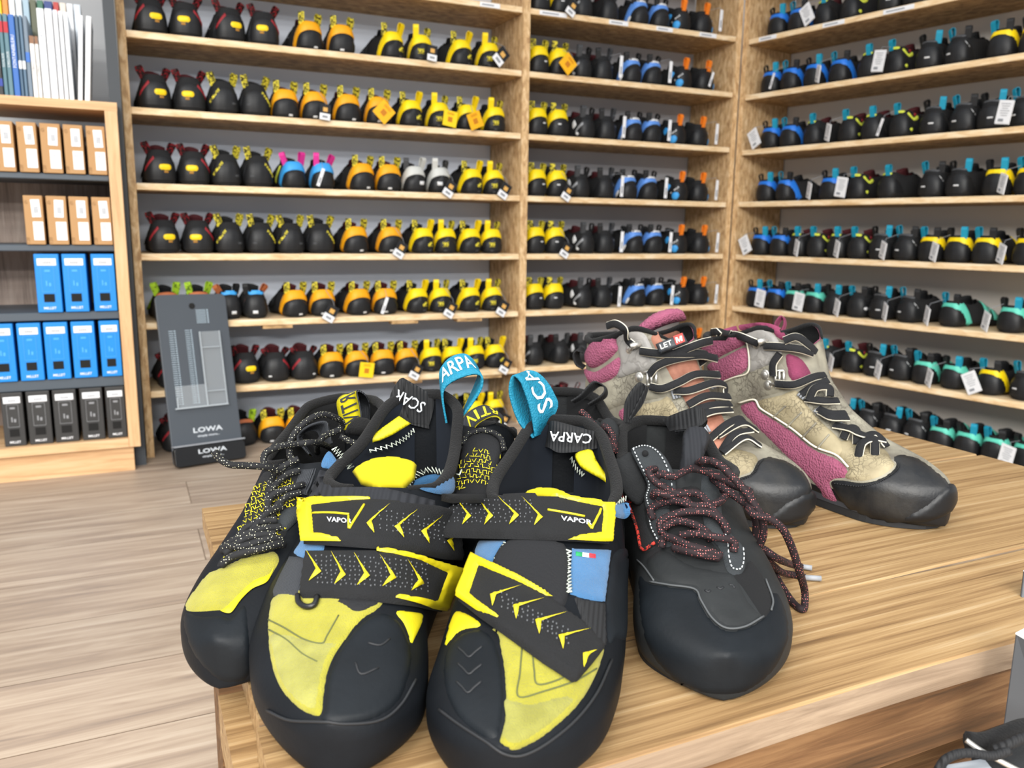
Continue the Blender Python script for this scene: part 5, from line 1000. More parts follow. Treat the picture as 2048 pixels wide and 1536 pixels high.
for pts in ([D(1314, 954, .532), D(1323, 948, .530), D(1348, 953, .528), (1378, 965, .012), (1415, 980, .012), (1442, 1000, .012), (1464, 1012, .014)],
            [D(1306, 994, .528), D(1310, 986, .524), D(1323, 987, .522), D(1343, 992, .522), (1363, 1005, .006), (1378, 1022, .003)],
            [(1312, 1044, .0), (1314, 1030), (1333, 1020), (1358, 1022, .006), (1383, 1032, .006), (1408, 1034, .007), (1430, 1025, .007), (1440, 1006, .006), (1436, 990, .003)],
            [(1328, 1074, .0), (1330, 1060), (1348, 1049, .005), (1378, 1044, .006), (1415, 1047, .006), (1437, 1059), (1452, 1072, .0)],
            [(1332, 1066, .002), (1355, 1056, .003), (1385, 1062, .003), (1410, 1078, .003), (1420, 1090, .001)],
            [(1326, 1100, .0), (1337, 1090), (1358, 1099, .005), (1380, 1111, .005), (1405, 1116, .004), (1440, 1121, .001)],
            [(1362, 1082, .002), (1393, 1086, .005), (1427, 1096, .006), (1458, 1101, .005), (1464, 1110, .0)],
            [(1350, 1106, .002), (1380, 1117, .003), (1410, 1122, .002), (1436, 1122, .0)]): lace(b, 'lace_loop', H_lacer, pts, R_, parent=lc)
lace(b, 'lace_end', H_lacer, [(1464, 1012, .014), D(1502, 1024, .505), D(1539, 1037, .50), D(1566, 1059, .50), D(1584, 1096, .505), D(1598, 1140, .51), T(1609, 1180, .012), T(1609, 1212), T(1602, 1218), T(1584, 1203), T(1561, 1169, .008), T(1541, 1135, .014), D(1515, 1109, .52), D(1498, 1086, .525), D(1492, 1078, .53), D(1500, 1076, .532)], R_, parent=lc)
lace(b, 'lace_end', H_lacer, [(1395, 936, .003), D(1402, 923, .535), D(1417, 921, .53), D(1440, 930, .525), D(1464, 953, .52), D(1489, 980, .515), D(1509, 1010, .51), D(1524, 1037, .508), D(1527, 1069, .51), D(1519, 1094, .515), D(1530, 1100, .52), D(1555, 1117, .525), T(1584, 1129, .010), T(1602, 1133)], R_, parent=lc)
lace(b, 'lace_end', H_lacer, [(1418, 963, .002), D(1447, 976, .53), D(1477, 997, .525), D(1499, 1016, .522), D(1512, 1045, .525), D(1512, 1080, .527), D(1532, 1115, .53), T(1561, 1143, .012), T(1584, 1149), T(1610, 1155)], R_, parent=lc)
for p, q in (((1602, 1133), (1624, 1136)), ((1610, 1155), (1642, 1157))):
    g = G(); g.tube([b.Lc(on_z(*p, TZ + R_)), b.Lc(on_z(*q, TZ + R_))], .0021, 8); link('aglet', g.mesh('aglet', M_print, True), lc)

# ---- its partner, behind the strapped shoe
b = mr; b.skin('upper', [H_bfab, H_int, H_fuz], b.root); collar(b, 'padded_collar', H_fuz, .0046); outsole(b, H_sole, -.0002, .004, .93)
o, S_, wo = ribbon(b, 'heel_tab', H_kweb, [(1142, 802), (1160, 790), (1178, 770), (1190, 763), (1208, 773), (1205, 788), (1176, 808)], [(1150, 806), (1168, 797), (1186, 782), (1200, 772), (1212, 776), (1212, 794), (1182, 812)], .765, .775)
slab(b, 'tongue', H_bfab, [(1196, 880), (1200, 850), (1210, 840), (1226, 842), (1238, 860), (1238, 890), (1228, 925), (1205, 920)], at_depth(1218, 870, .66), (-.1, -.8, .6), .005, 5, .006, 10)
lc, _ = lace(b, 'lace', H_lacer, [D(1161, 822, .655), D(1176, 835, .65), D(1194, 858, .645), D(1214, 878, .64), D(1230, 902, .638)], R_)
lace(b, 'lace_loop', H_lacer, [D(1205, 850, .65), D(1220, 862, .645), D(1228, 884, .64), D(1232, 905, .64)], R_, parent=lc); lace(b, 'lace_loop', H_lacer, [D(1180, 905, .645), D(1198, 902, .642), D(1208, 912, .64)], R_, parent=lc)
dashes(b, 'white_stitching', H_thrw, [(1062, 870), (1074, 880), (1088, 888)], 5, lift=.003)

# ---- laced yellow shoes
def patterned(b, name, poly, ang, mt=None, n=(12, 26), far=.02, lift=.0012, seed=1, parent=None, size=11, fn=None):
    """rows of short printed squiggles on a panel"""
    P = np.array(poly, float); lo, hi = P.min(0), P.max(0); r_ = random.Random(seed); g = G(); A = P; Bn = np.roll(P, -1, 0); ca, sa = math.cos(ang), math.sin(ang); f = fn or (lambda x, y: b.px(x, y, far))
    def inside(x, y):
        c = ((A[:, 1] > y) != (Bn[:, 1] > y)); q = A[:, 0] + (y - A[:, 1]) / np.where(c, Bn[:, 1] - A[:, 1], 1) * (Bn[:, 0] - A[:, 0]); return (c & (x < q)).sum() % 2 == 1
    S = [[(-.4, -.3), (0, -.4), (.1, .2), (.45, .1)], [(-.4, .3), (-.3, -.3), (.1, -.2), (.2, .35), (.45, .2)], [(-.4, -.2), (-.05, .3), (.3, -.35)], [(-.4, .1), (.4, .2), (.1, -.4)], [(-.3, .4), (-.35, -.2), (.3, -.3), (.35, .3)]]
    for i, yy in enumerate(np.arange(lo[1] - 40, hi[1] + 40, size * .86)):
        for xx in np.arange(lo[0] - 40, hi[0] + 40, size * .95):
            x0, y0 = xx + (i % 2) * size * .45, yy; c = (lo + hi) / 2; X = c[0] + (x0 - c[0]) * ca - (y0 - c[1]) * sa; Y = c[1] + (x0 - c[0]) * sa + (y0 - c[1]) * ca
            if not inside(X, Y): continue
            q = r_.choice(S); fl_ = r_.choice((1, -1)); pts = []
            for u, v in q:
                u, v = u * size * .98 * fl_, v * size * .98; h = f(X + u * ca - v * sa, Y + u * sa + v * ca)
                if h is not None: pts.append(h[0] + h[1] * lift)
            if len(pts) > 1 and max(np.linalg.norm(np.subtract(a_, c_)) for a_, c_ in zip(pts, pts[1:])) < .012: g.tube(pts, .00034, 4)
    if g.v: return link(name, g.mesh(name, mt or H_print, True), parent or b.root)
b = yl; b.skin('upper', [H_rub, H_int, H_fuz], b.root); collar(b, 'padded_collar', H_fuz, .004)
b.P_('suede_toe', H_sue, [(369, 1219), (372, 1203), (392, 1174), (416, 1146), (449, 1132), (490, 1112), (546, 1102), (560, 1120), (550, 1142), (535, 1163), (505, 1178), (482, 1200), (462, 1227), (441, 1222), (407, 1225), (381, 1225)], .0012, 7)
b.P_('suede_edge', H_yel, [(548, 1134), (538, 1150), (508, 1163), (480, 1188), (450, 1218), (442, 1223), (462, 1227), (482, 1201), (505, 1179), (535, 1164)], .0008, 4, lift=.0012)
b.P_('toe_rand', H_rub2, [(366, 1226), (405, 1232), (440, 1230), (462, 1234), (490, 1210), (498, 1260), (500, 1350), (450, 1366), (402, 1330), (374, 1280)], .0012, 8, 12)
tp = [(530, 943), (560, 938), (597, 945), (600, 990), (590, 1030), (570, 1075), (545, 1105), (505, 1118), (440, 1134), (433, 1132), (455, 1092), (482, 1048), (500, 1000), (512, 968)]
b.P_('printed_tongue', H_tong, tp, .0016, 7, far=.015); patterned(b, 'tongue_print', [(520, 968), (585, 955), (596, 990), (585, 1030), (565, 1072), (540, 1098), (500, 1112), (446, 1128), (462, 1092), (488, 1050), (505, 1000)], -.35, lift=.0024, seed=4)
b.P_('lace_facing', H_web, [(600, 940), (632, 938), (625, 965), (614, 992), (586, 985)], .002, 5, curve=False, far=.015, lift=.001); b.P_('lace_facing', H_black, [(564, 1020), (606, 1012), (598, 1040), (575, 1062), (556, 1074), (545, 1066)], .002, 5, curve=False, far=.015, lift=.001)
RY = .0024
lc, _ = lace(b, 'lace', H_lacey, [(448, 1139, .001), (470, 1130), (492, 1125, .005), (524, 1118, .006), (556, 1104, .004), (566, 1098, .001)], RY)
for pts in ([(451, 1110, .001), (470, 1108), (492, 1112, .005), (533, 1101, .006), (562, 1091, .003)], [(449, 1106, .001), (483, 1093, .004), (524, 1078, .005), (562, 1068, .003)], [(455, 1116, .001), (490, 1098, .004), (520, 1090, .005), (552, 1084, .004)],
            [(538, 1030, .001), (546, 1012, .004), (562, 1002, .005), (594, 990, .005), (606, 982, .003)], [(540, 1052, .001), (556, 1030, .004), (577, 1011, .005), (600, 1000, .004)], [(505, 1078, .002), (525, 1060, .005), (548, 1042, .006), (566, 1030, .004)], [(478, 1096, .002), (500, 1072, .004), (530, 1060, .004), (556, 1054, .003)],
            [(540, 1012, .002), (548, 985, .004), (558, 965, .005), (578, 947, .006), (604, 932, .006)], [(602, 950, .003), (580, 965, .005), (560, 985, .005), (545, 1000, .004)]): lace(b, 'lace_loop', H_lacey, pts, RY, parent=lc)
lace(b, 'lace_end', H_lacey, [D(429, 902, .52), D(439, 917, .52), D(460, 929, .52), D(492, 931, .525), D(530, 934, .53), D(559, 943, .54), (572, 950, .004)], RY, parent=lc)
lace(b, 'lace_end', H_lacey, [(566, 946, .005), D(536, 934, .54), D(527, 921, .54), D(533, 905, .545), D(559, 893, .55), D(594, 888, .56), D(634, 885, .575), (655, 892, .006)], RY, parent=lc)
lace(b, 'lace_end', H_lacey, [(594, 934, .005), D(580, 911, .555), D(579, 888, .56), D(591, 864, .565), D(615, 841, .57), D(644, 829, .58), D(671, 835, .59), D(685, 847, .60), D(677, 860, .60), D(653, 870, .595), D(635, 888, .59), (625, 902, .004)], RY, parent=lc)
lace(b, 'lace_end', H_lacey, [D(680, 872, .60), D(703, 884, .60), D(728, 888, .60), D(745, 880, .60)], RY, parent=lc)
slab(b, 'tongue_tip', H_fuz, [(690, 866), (712, 842), (735, 842), (758, 858), (752, 872), (722, 876)], at_depth(725, 860, .625), (0, -.8, .6), .006, 5, .006)
o, S_, wo = ribbon(b, 'heel_tab', H_web, [(690, 860), (679, 832), (675, 803), (690, 790), (712, 800), (716, 850)], [(724, 850), (720, 815), (714, 783), (731, 790), (739, 812), (738, 850)], [.66, .66, .66, .665, .68, .68], [.645, .645, .645, .655, .675, .675], m2=H_yel)
wo('RTIV', H_web, .40, .06, .95, .2, -1)
o, S_, wo = ribbon(b, 'heel_tab', H_web, [(664, 886), (658, 864), (652, 844), (626, 848), (602, 862), (594, 876), (604, 892), (618, 908)], [(648, 894), (642, 880), (634, 862), (614, 862), (604, 872), (606, 884), (614, 898), (626, 914)], .64, .655, m2=H_yel)
b = yr; b.skin('upper', [H_rub, H_int, H_fuz], b.root); collar(b, 'padded_collar', H_fuz, .004)
pt = at_depth(962, 950, .585); pn = (0, -.45, .89)
slab(b, 'printed_tongue', H_tong, [(924, 905), (940, 888), (965, 883), (992, 890), (1006, 910), (1000, 960), (994, 1010), (906, 1010), (914, 960)], pt, pn, .006, 6, .008, 12)
fnp = lambda x, y: (b.Lc(on_plane(x, y, pt, pn) + np.array(pn) * .0145 * (1 - min(1, ((x - 958) / 62) ** 2) * .6)), np.zeros(3))
patterned(b, 'tongue_print', [(934, 928), (1000, 928), (996, 1000), (908, 1000), (916, 960)], .1, fn=fnp, lift=0, size=12, seed=9)
g = G(); g.tube(spline([b.Lc(on_plane(x, y, pt, pn) + np.array(pn) * .012) for x, y in ((926, 912), (936, 893), (960, 884), (985, 888), (1002, 902), (1008, 925))], 30), .0022, 7); lc = link('lace', g.mesh('lace', H_lacey, True), b.root)
o, S_, wo = ribbon(b, 'heel_tab', H_yel, [(930, 884), (924, 850), (936, 826), (966, 811), (990, 821), (1006, 836), (1001, 862), (972, 886)], [(948, 886), (944, 870), (953, 850), (974, 836), (992, 832), (1002, 842), (994, 866), (962, 888)], .70, .685, m2=H_web)
wo('RTIV', H_print, .60, .20, .15, .85, -1)

# ---- hiking boots
def boot(b, pre):
    b.skin('upper', [H_beige, H_int, H_pink, H_cap2], b.root, lambda x, y, z: 3 if z < .020 else 0); collar(b, 'padded_collar', H_fuz, .0034)
    outsole(b, H_sole, -.0002, .007, .95); outsole(b, mat('dark_midsole', '#33353a', .6), .007, .013, .965, name='midsole')
def flat_lace(b, pts, w=.0082, lift=.004, parent=None, twist=0.0, name='lace_loop'):
    """flat black lace with cream selvedges"""
    P = []
    for p in pts:
        h = p[2] if len(p) > 2 else lift
        if isinstance(h, tuple): P.append((b.Lc(at_depth(p[0], p[1], h[1])), None)); continue
        q = b.px(p[0], p[1], .06); P.append((q[0] + q[1] * h, q[1]))
    nn = [q for _, q in P if q is not None]; base = np.mean(nn, axis=0) if nn else b.Lc(CAM) / np.linalg.norm(b.Lc(CAM))
    Nn = [q if q is not None else base for _, q in P]; n = len(P) * 6; Q = spline([p for p, _ in P], n); NN = spline(Nn, n); g = G(); V = []
    for k in range(n):
        t = Q[min(k + 1, n - 1)] - Q[max(k - 1, 0)]; t /= np.linalg.norm(t) + 1e-9; s_ = np.cross(t, NN[k]); s_ /= np.linalg.norm(s_) + 1e-9; u = np.cross(s_, t)
        for a, c in ((-.5, 0), (-.44, .13), (-.25, .24), (.25, .24), (.44, .13), (.5, 0), (.35, -.18), (-.35, -.18)): V.append(Q[k] + s_ * a * w + u * c * w)
    for k in range(n - 1):
        for j in range(8): g.f.append((k * 8 + j, k * 8 + (j + 1) % 8, (k + 1) * 8 + (j + 1) % 8, (k + 1) * 8 + j)); g.m.append(1 if j in (0, 4) else 0)
    g.v = V; g.f += [tuple(range(8)), tuple(range((n - 1) * 8, n * 8))[::-1]]; g.m += [0, 0]
    return link(name, g.mesh(name, [H_lk, H_lw], True), parent or b.root)
def disc(g, b, x, y, r, h=.0016, lift=.0015):
    q = b.px(x, y, .03); n = Vector(q[1]); u = n.orthogonal().normalized(); v = n.cross(u); p = Vector(q[0]) + n * lift; m_ = 14; R = [(0, r), (h * .6, r), (h, r * .75), (h * 1.25, 0.0001)]; V = [p + n * z + (u * math.cos(2 * math.pi * k / m_) + v * math.sin(2 * math.pi * k / m_)) * rr for z, rr in R for k in range(m_)]
    g.add(V, [(i * m_ + k, i * m_ + (k + 1) % m_, (i + 1) * m_ + (k + 1) % m_, (i + 1) * m_ + k) for i in range(3) for k in range(m_)])
def hook(b, discs, tip, kind):
    g = G(); r0 = .0052
    for x, y in discs: disc(g, b, x, y, r0); disc(g, b, x, y, r0 * .62, .0014, .0030)
    link('lace_hook', g.mesh('lace_hook', H_met, True), b.root)
    g = G(); q0, q1 = b.px(*discs[-1], .03), b.px(*tip, .03)
    if kind == 'hook':
        P = [q0[0] + q0[1] * .002, q1[0] + q1[1] * .003, q1[0] + q1[1] * .009, q0[0] * .3 + q1[0] * .7 + q1[1] * .0115]; g.tube(spline(P, 14), [.003] * 10 + [.0034] * 4, 8)
    else:
        a = np.array(tip, float)
        for dx in (-7, 0, 8):
            c = [b.px(a[0] + dx, a[1] + dy, .03) for dy in (-13, 0, 13)]; g.tube([q[0] + q[1] * .004 for q in c], .0016, 6)
        for dy in (-13, 13):
            c = [b.px(a[0] + dx, a[1] + dy, .03) for dx in (-18, -7, 8)]; g.tube([q[0] + q[1] * .004 for q in c], .0016, 6)
    link('lace_hook' if kind == 'hook' else 'lace_ring', g.mesh('h', H_met, True), b.root)
b = b2; boot(b, 0)
b.P_('pink_ankle_pad', H_pink, [(1404, 702), (1406, 682), (1440, 668), (1470, 668), (1487, 678), (1489, 690), (1452, 708), (1420, 724)], .005, 6, 22, far=.02)
b.P_('pink_ankle_pad', H_pink, [(1414, 730), (1450, 713), (1491, 694), (1497, 724), (1489, 744), (1462, 756), (1436, 768), (1424, 750)], .004, 6, 22, far=.02)
b.P_('pink_rim', H_pinkd, [(1420, 668), (1466, 653), (1492, 648), (1520, 645), (1549, 650), (1578, 667), (1573, 681), (1555, 676), (1537, 656), (1509, 652), (1486, 662), (1440, 672)], .003, 6, 10, far=.02)
b.P_('hook_panel', H_silv, [(1492, 661), (1515, 652), (1537, 661), (1555, 678), (1564, 703), (1552, 724), (1525, 735), (1498, 744), (1499, 720), (1496, 690), (1488, 676)], .0018, 6, 8, far=.02, lift=.001)
b.P_('ankle_strap', H_beige, [(1437, 770), (1495, 745), (1553, 724), (1575, 745), (1590, 775), (1560, 785), (1505, 800), (1452, 820)], .0016, 7, 9, far=.02, lift=.0004)
b.P_('tongue', H_pinkd, [(1572, 709), (1598, 714), (1618, 737), (1622, 755), (1600, 764), (1580, 760), (1575, 742)], .003, 6, 12, far=.03)
b.P_('side_stripe', H_pink, [(1480, 812), (1495, 804), (1512, 803), (1520, 821), (1549, 839), (1586, 864), (1629, 898), (1672, 916), (1695, 938), (1692, 956), (1667, 960), (1662, 972), (1681, 1010), (1700, 1032), (1672, 1033), (1646, 1013), (1637, 978), (1586, 927), (1543, 884), (1508, 850), (1484, 825)], .0012, 7, 8, far=.02)
b.P_('quilted_vamp', H_cream, [(1516, 802), (1560, 790), (1592, 780), (1606, 800), (1640, 840), (1680, 878), (1690, 905), (1670, 912), (1630, 894), (1588, 860), (1550, 835), (1524, 818)], .0028, 6, 10, far=.02)
for q in ([(1549, 836), (1575, 812)], [(1577, 856), (1606, 826)], [(1607, 878), (1634, 848)], [(1638, 899), (1660, 872)]): cord(b, 'quilting_seam', H_beige, [q[0], ((q[0][0] + q[1][0]) / 2, (q[0][1] + q[1][1]) / 2), q[1]], .0009, lift=.0022)
b.P_('lower_vamp', H_cream, [(1672, 888), (1700, 880), (1740, 890), (1770, 900), (1782, 918), (1788, 932), (1762, 952), (1725, 962), (1690, 955), (1698, 935), (1680, 914)], .0018, 6, 10, far=.02, lift=.0004)
b.P_('toe_cap', H_cap, [(1781, 916), (1802, 909), (1830, 914), (1864, 935), (1893, 960), (1905, 985), (1902, 1010), (1880, 1030), (1830, 1044), (1758, 1048), (1710, 1036), (1686, 1008), (1661, 969), (1676, 959), (1724, 965), (1761, 956), (1787, 938), (1791, 926)], .0022, 8, 8, far=.008)
b.P_('toe_bumper', H_cap2, [(1800, 1040), (1820, 1026), (1858, 1002), (1890, 972), (1908, 972), (1912, 1000), (1895, 1026), (1850, 1042)], .0022, 7, 7, far=.012, lift=.0016)
dashes(b, 'stitching', H_sole, [(1672, 966), (1724, 972), (1764, 962), (1792, 944), (1797, 930)], 40, .0006, lift=.0028)
cord(b, 'cream_piping', H_lw, [(1480, 806), (1512, 799), (1524, 816), (1552, 834), (1590, 860), (1632, 894), (1674, 912), (1699, 936)], .0010, lift=.0016); cord(b, 'cream_piping', H_lw, [(1436, 769), (1470, 755), (1498, 746), (1502, 722), (1498, 690), (1490, 676)], .0008, lift=.002)
hook(b, [(1516, 689), ], (1534, 682), 'hook'); hook(b, [(1533, 749), (1539, 770)], (1562, 755), 'ring')
lc = flat_lace(b, [(1424, 665, ('d', .82)), (1440, 664, ('d', .81)), (1460, 666, .012), (1494, 672, .010), (1524, 687, .006)], name='lace')
for pts in ([(1535, 692, .006), (1560, 694, .008), (1589, 701, .010), (1614, 711, .010)], [(1569, 684, .010), (1586, 678, .012), (1604, 694, .012), (1618, 709, .010)], [(1564, 708, .008), (1554, 728, .008), (1553, 752, .006)], [(1558, 768, .006), (1589, 773, .010), (1620, 763, .010), (1642, 757, .006)],
            [(1604, 792, .004), (1624, 780, .008), (1646, 770, .008)], [(1612, 800, .004), (1640, 812, .010), (1668, 812, .008)], [(1618, 806, .006), (1626, 788, .012), (1644, 790, .014), (1650, 806, .012)], [(1636, 822, .004), (1658, 840, .010), (1686, 836, .006)], [(1640, 830, .006), (1662, 850, .012), (1690, 848, .008)], [(1668, 856, .004), (1695, 872, .010), (1715, 884, .010), (1740, 890, .008), (1766, 893, .006)], [(1686, 880, .002), (1692, 870, .008), (1706, 874, .010), (1714, 892, .002)], [(1720, 888, .006), (1746, 885, .009), (1772, 899, .003)], [(1716, 917, .0), (1724, 901, .008), (1744, 899, .010), (1750, 914, .0)]): flat_lace(b, pts, parent=lc)
for x, y in ((1606, 792), (1638, 826), (1680, 858)):
    q = b.px(x, y, .03); g = G(); e = Vector(b.px(x + 9, y + 7, .03)[0] - q[0]); nv = Vector(q[1])
    for k in (-1, 0, 1): c = Vector(q[0]) + nv * .004 + e * (k * .5); g.tube([c - nv.cross(e).normalized() * .004, c + nv.cross(e).normalized() * .004], .0012, 6)
    link('lace_keeper', g.mesh('lace_keeper', M_print, True), b.root)
o, S_, wo = ribbon(b, 'heel_loop', H_pinkd, [(1548, 662), (1550, 645), (1562, 632), (1568, 645), (1562, 662)], [(1554, 664), (1558, 648), (1568, 636), (1572, 648), (1568, 664)], .90, .905)
b = b1; boot(b, 1)
b.P_('pink_ankle_pad', H_pink, [(1170, 714), (1177, 690), (1206, 669), (1235, 664), (1233, 684), (1236, 700), (1215, 722), (1190, 736), (1176, 732)], .006, 6, 22, far=.03)
b.P_('pink_ankle_pad', H_pink, [(1168, 738), (1190, 743), (1216, 728), (1240, 712), (1241, 732), (1232, 752), (1201, 770), (1178, 766)], .005, 6, 22, far=.03)
b.P_('hook_panel', H_silv, [(1235, 672), (1258, 659), (1287, 666), (1300, 686), (1313, 716), (1308, 734), (1270, 745), (1236, 755), (1242, 728), (1237, 695)], .0018, 6, 8, far=.02, lift=.001)
b.P_('ankle_strap', H_beige, [(1178, 774), (1236, 757), (1308, 736), (1324, 760), (1334, 790), (1300, 800), (1240, 812), (1180, 830)], .0016, 7, 9, far=.03, lift=.0004)
b.P_('tongue', H_brown, [(1302, 672), (1345, 655), (1368, 655), (1382, 690), (1398, 730), (1408, 760), (1440, 820), (1462, 880), (1455, 905), (1420, 900), (1395, 850), (1362, 790), (1334, 740), (1314, 705)], .003, 7, 16, far=.04)
slab(b, 'tongue_top', H_pink, [(1270, 662), (1300, 638), (1340, 624), (1363, 624), (1372, 640), (1338, 654), (1302, 668), (1282, 674)], at_depth(1320, 650, .815), (-.1, -.8, .5), .010, 5, .008, 14)
bp_ = at_depth(1343, 686, .765); bn = (-.15, -.85, .5)
slab(b, 'maker_badge', H_patch, [(1311, 688), (1340, 676), (1366, 665), (1377, 686), (1350, 697), (1319, 708)], bp_, bn, .003, 4, 0, 4, None, False)
fb = lambda x, y: (b.Lc(on_plane(x, y, bp_, bn) + np.array(bn) * .0040), np.zeros(3))
word(b, 'LET', H_blet, (1322, 702), (1345, 692), (-.35, -.94), 10, .01, 0, fn=fb); g = G()
for t, m_ in (([(1346, 676), (1364, 669), (1370, 686), (1352, 693)], 0), ([(1350, 679), (1354, 678), (1358, 684), (1359, 676), (1363, 675), (1365, 685), (1362, 686), (1361, 681), (1359, 688), (1354, 684), (1355, 689), (1353, 690)], 1)):
    V = [fb(x, y)[0] + b.Lc(np.array(b.W((0, 0, 0))) + np.array(bn) * (.0006 * m_)) for x, y in t]; g.add(V, [tuple(range(len(V)))], m_)
link('badge_emblem', g.mesh('badge_emblem', [H_bred, H_blet], False), b.root)
b.P_('side_stripe', H_pink, [(1236, 828), (1248, 815), (1262, 830), (1272, 850), (1250, 848)], .0012, 5, far=.03)
b.P_('quilted_vamp', H_cream, [(1262, 818), (1320, 800), (1338, 794), (1370, 842), (1405, 890), (1440, 915), (1400, 925), (1340, 890), (1290, 850)], .0028, 6, 10, far=.02)
b.P_('lower_vamp', H_cream, [(1402, 905), (1440, 893), (1500, 905), (1515, 918), (1510, 930), (1500, 944), (1472, 953), (1430, 955), (1412, 935)], .0018, 6, 10, far=.02, lift=.0004)
b.P_('toe_cap', H_cap, [(1425, 960), (1472, 956), (1501, 946), (1511, 929), (1519, 919), (1539, 913), (1576, 923), (1606, 943), (1622, 972), (1622, 1005), (1606, 1032), (1563, 1046), (1524, 1048), (1500, 1042), (1464, 1010)], .0022, 8, 8, far=.01)
b.P_('toe_bumper', H_cap2, [(1524, 1046), (1548, 1022), (1580, 998), (1622, 982), (1630, 1005), (1612, 1034), (1570, 1046)], .0022, 7, 7, far=.012, lift=.0016)
dashes(b, 'stitching', H_sole, [(1430, 966), (1474, 962), (1506, 950), (1517, 932), (1526, 922)], 30, .0006, lift=.0028)
hook(b, [(1262, 699)], (1281, 690), 'hook'); hook(b, [(1281, 754), (1289, 777)], (1307, 757), 'ring')
lc = flat_lace(b, [(1215, 652, ('d', .80)), (1232, 648, ('d', .79)), (1250, 660, ('d', .785)), (1266, 678, .008), (1278, 694, .006)], name='lace')
for pts in ([(1287, 702, .006), (1318, 709, .010), (1354, 712, .012), (1391, 715, .012), (1414, 726, .010)], [(1344, 710, .012), (1375, 694, .016), (1394, 687, .014)], [(1305, 750, .006), (1318, 733, .008), (1344, 722, .010), (1380, 716, .012), (1410, 722, .012)], [(1307, 774, .006), (1328, 780, .010), (1354, 774, .012), (1380, 761, .012), (1419, 755, .010)],
            [(1350, 786, .006), (1373, 793, .012), (1406, 782, .014), (1432, 780, .010), (1443, 790, .004)], [(1375, 816, .006), (1401, 806, .012), (1445, 802, .008)], [(1376, 832, .006), (1412, 828, .012), (1451, 816, .006)], [(1380, 850, .004), (1412, 842, .012), (1453, 829, .006)], [(1419, 884, .004), (1445, 868, .012), (1471, 850, .008), (1484, 852, .004)], [(1432, 881, .006), (1471, 866, .012), (1506, 868, .005)], [(1436, 915, .0), (1464, 889, .010), (1495, 876, .008)], [(1446, 912, .004), (1484, 894, .010), (1518, 897, .003)]): flat_lace(b, pts, parent=lc)
for x, y in ((1352, 790), (1424, 774), (1410, 862)):
    q = b.px(x, y, .03); g = G(); e = Vector(b.px(x + 11, y - 3, .03)[0] - q[0]); nv = Vector(q[1])
    for k in (-1, 0, 1): c = Vector(q[0]) + nv * .004 + e * (k * .5); g.tube([c - nv.cross(e).normalized() * .005, c + nv.cross(e).normalized() * .005], .0012, 6)
    link('lace_keeper', g.mesh('lace_keeper', M_print, True), b.root)
o, S_, wo = ribbon(b, 'heel_loop', H_kweb, [(1166, 706), (1152, 702), (1146, 712), (1152, 730), (1166, 738)], [(1170, 700), (1162, 694), (1158, 704), (1162, 724), (1172, 732)], .87, .885)

# ---- grey sign holders and the lace beside the podium
M_sign = mat('grey_sign_plastic', '#4b4e52', .45); M_signe = mat('pale_sign_edge', '#c9cac8', .4)
def sign(name, label, A, Bp, Cc, Dd, YA, dep):
    """upright plate given by four picture corners at their distances"""
    P = [at_depth(*q, y) for q, y in zip((A, Bp, Cc, Dd), YA)]; n = np.cross(P[1] - P[0], P[3] - P[0]); n /= np.linalg.norm(n); n = n if n[1] > 0 else -n
    g = G(); c = (P[2] + P[3]) / 2; V = [p - c for p in P] + [p - c + n * dep for p in P]
    r = empty(name, label, 'sign', tuple(c)); g.add(V, [(0, 1, 2, 3), (7, 6, 5, 4), (1, 5, 6, 2), (2, 6, 7, 3), (3, 7, 4, 0)], 0); bevel(g.build('plate', M_sign, r), .001, 2)
    e = G(); e.add([V[0], V[1], V[5], V[4]], [(0, 1, 2, 3)]); o = e.build('top_edge', M_signe, r); md = o.modifiers.new('t', 'SOLIDIFY'); md.thickness = .001; md.offset = 1; return r
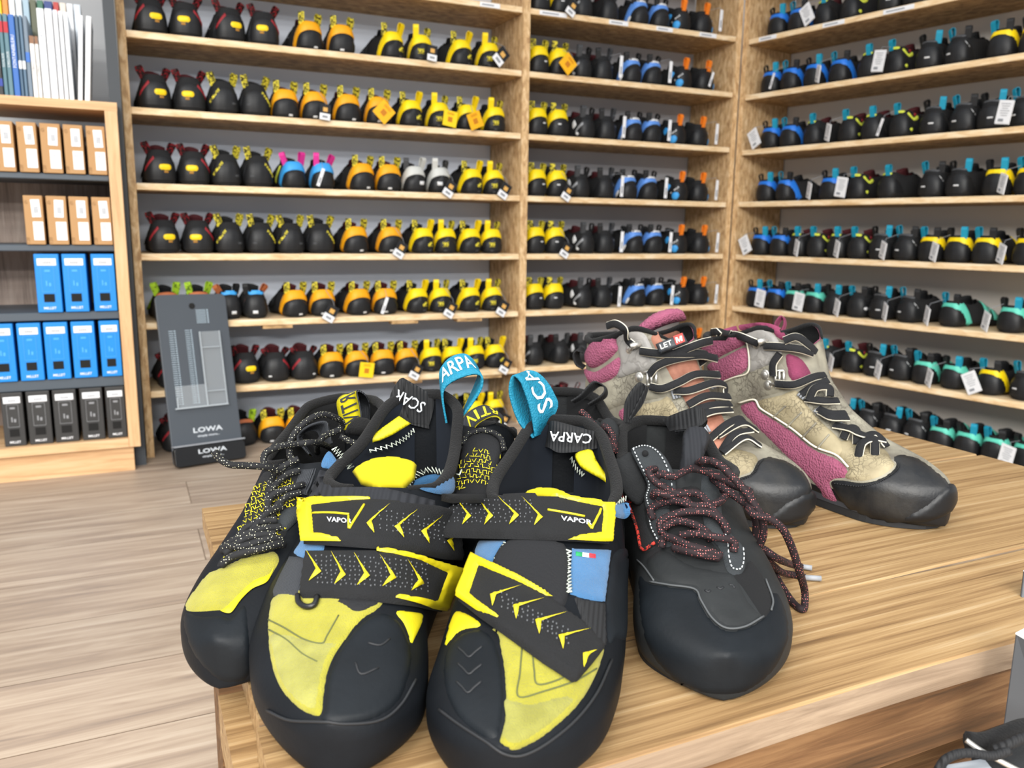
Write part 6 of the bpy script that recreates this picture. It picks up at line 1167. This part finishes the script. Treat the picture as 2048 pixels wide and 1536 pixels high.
sign('price_sign', 'grey sign plate standing in front of the podium edge beside the lace', (2030, 1268), (2240, 1390), (2230, 1900), (1945, 1900), (.445, .40, .40, .445), .012)
sign('price_sign', 'small grey sign plate standing on the planks at the podium corner', (2047, 1143), (2200, 1165), (2200, 1270), (2037, 1226), (.552, .53, .525, .5435), .006)

# ---- shoe standing below the podium edge, mostly out of the picture
r = empty('shoe', 'black shoe with silver edging and round lace below the podium edge by the grey sign', 'shoe', tuple(at_depth(2010, 1560, .37)))
o0 = np.array(r.location)
def low_tube(name, m_, pts, Y, rad, n=20):
    g = G(); g.tube([p - o0 for p in spline([at_depth(x, y, Y_) for (x, y), Y_ in zip(pts, Y)], n)], rad, 9); return g.build(name, m_, r, smooth=True)
low_tube('padded_collar', H_fuz, [(1935, 1482), (1970, 1484), (2010, 1470), (2060, 1455), (2120, 1470)], [.375, .375, .38, .385, .39], .0048)
low_tube('silver_edging', H_met, [(1932, 1480), (1960, 1500), (2000, 1522), (2050, 1548)], [.372, .368, .364, .36], .0014)
low_tube('lace', H_kweb, [(1876, 1540), (1890, 1520), (1915, 1508), (1945, 1506), (1985, 1512), (2020, 1500)], [.36, .36, .36, .36, .358, .358], .0022)
low_tube('lace', H_kweb, [(1990, 1500), (2015, 1490), (2040, 1478), (2070, 1470)], [.362, .36, .36, .36], .0026)
g = G(); V = [at_depth(x, y, Y) - o0 for x, y, Y in ((1892, 1530, .368), (1968, 1517, .366), (1990, 1545, .35), (1900, 1560, .35))]; g.add(V + [v + np.array([0, .004, -.004]) for v in V], [(0, 1, 2, 3), (7, 6, 5, 4), (0, 4, 5, 1), (1, 5, 6, 2)]); g.build('tongue', mat('pale_grey_fabric', '#a9b0b8', .7), r)
g = G(); V = [at_depth(x, y, Y) - o0 for x, y, Y in ((1968, 1500, .378), (2060, 1478, .385), (2080, 1560, .37), (1975, 1560, .36))]; g.add(V + [v + np.array([0, .01, -.01]) for v in V], [(0, 1, 2, 3), (7, 6, 5, 4), (0, 4, 5, 1), (1, 5, 6, 2), (2, 6, 7, 3), (3, 7, 4, 0)]); g.build('upper', H_bfab, r)
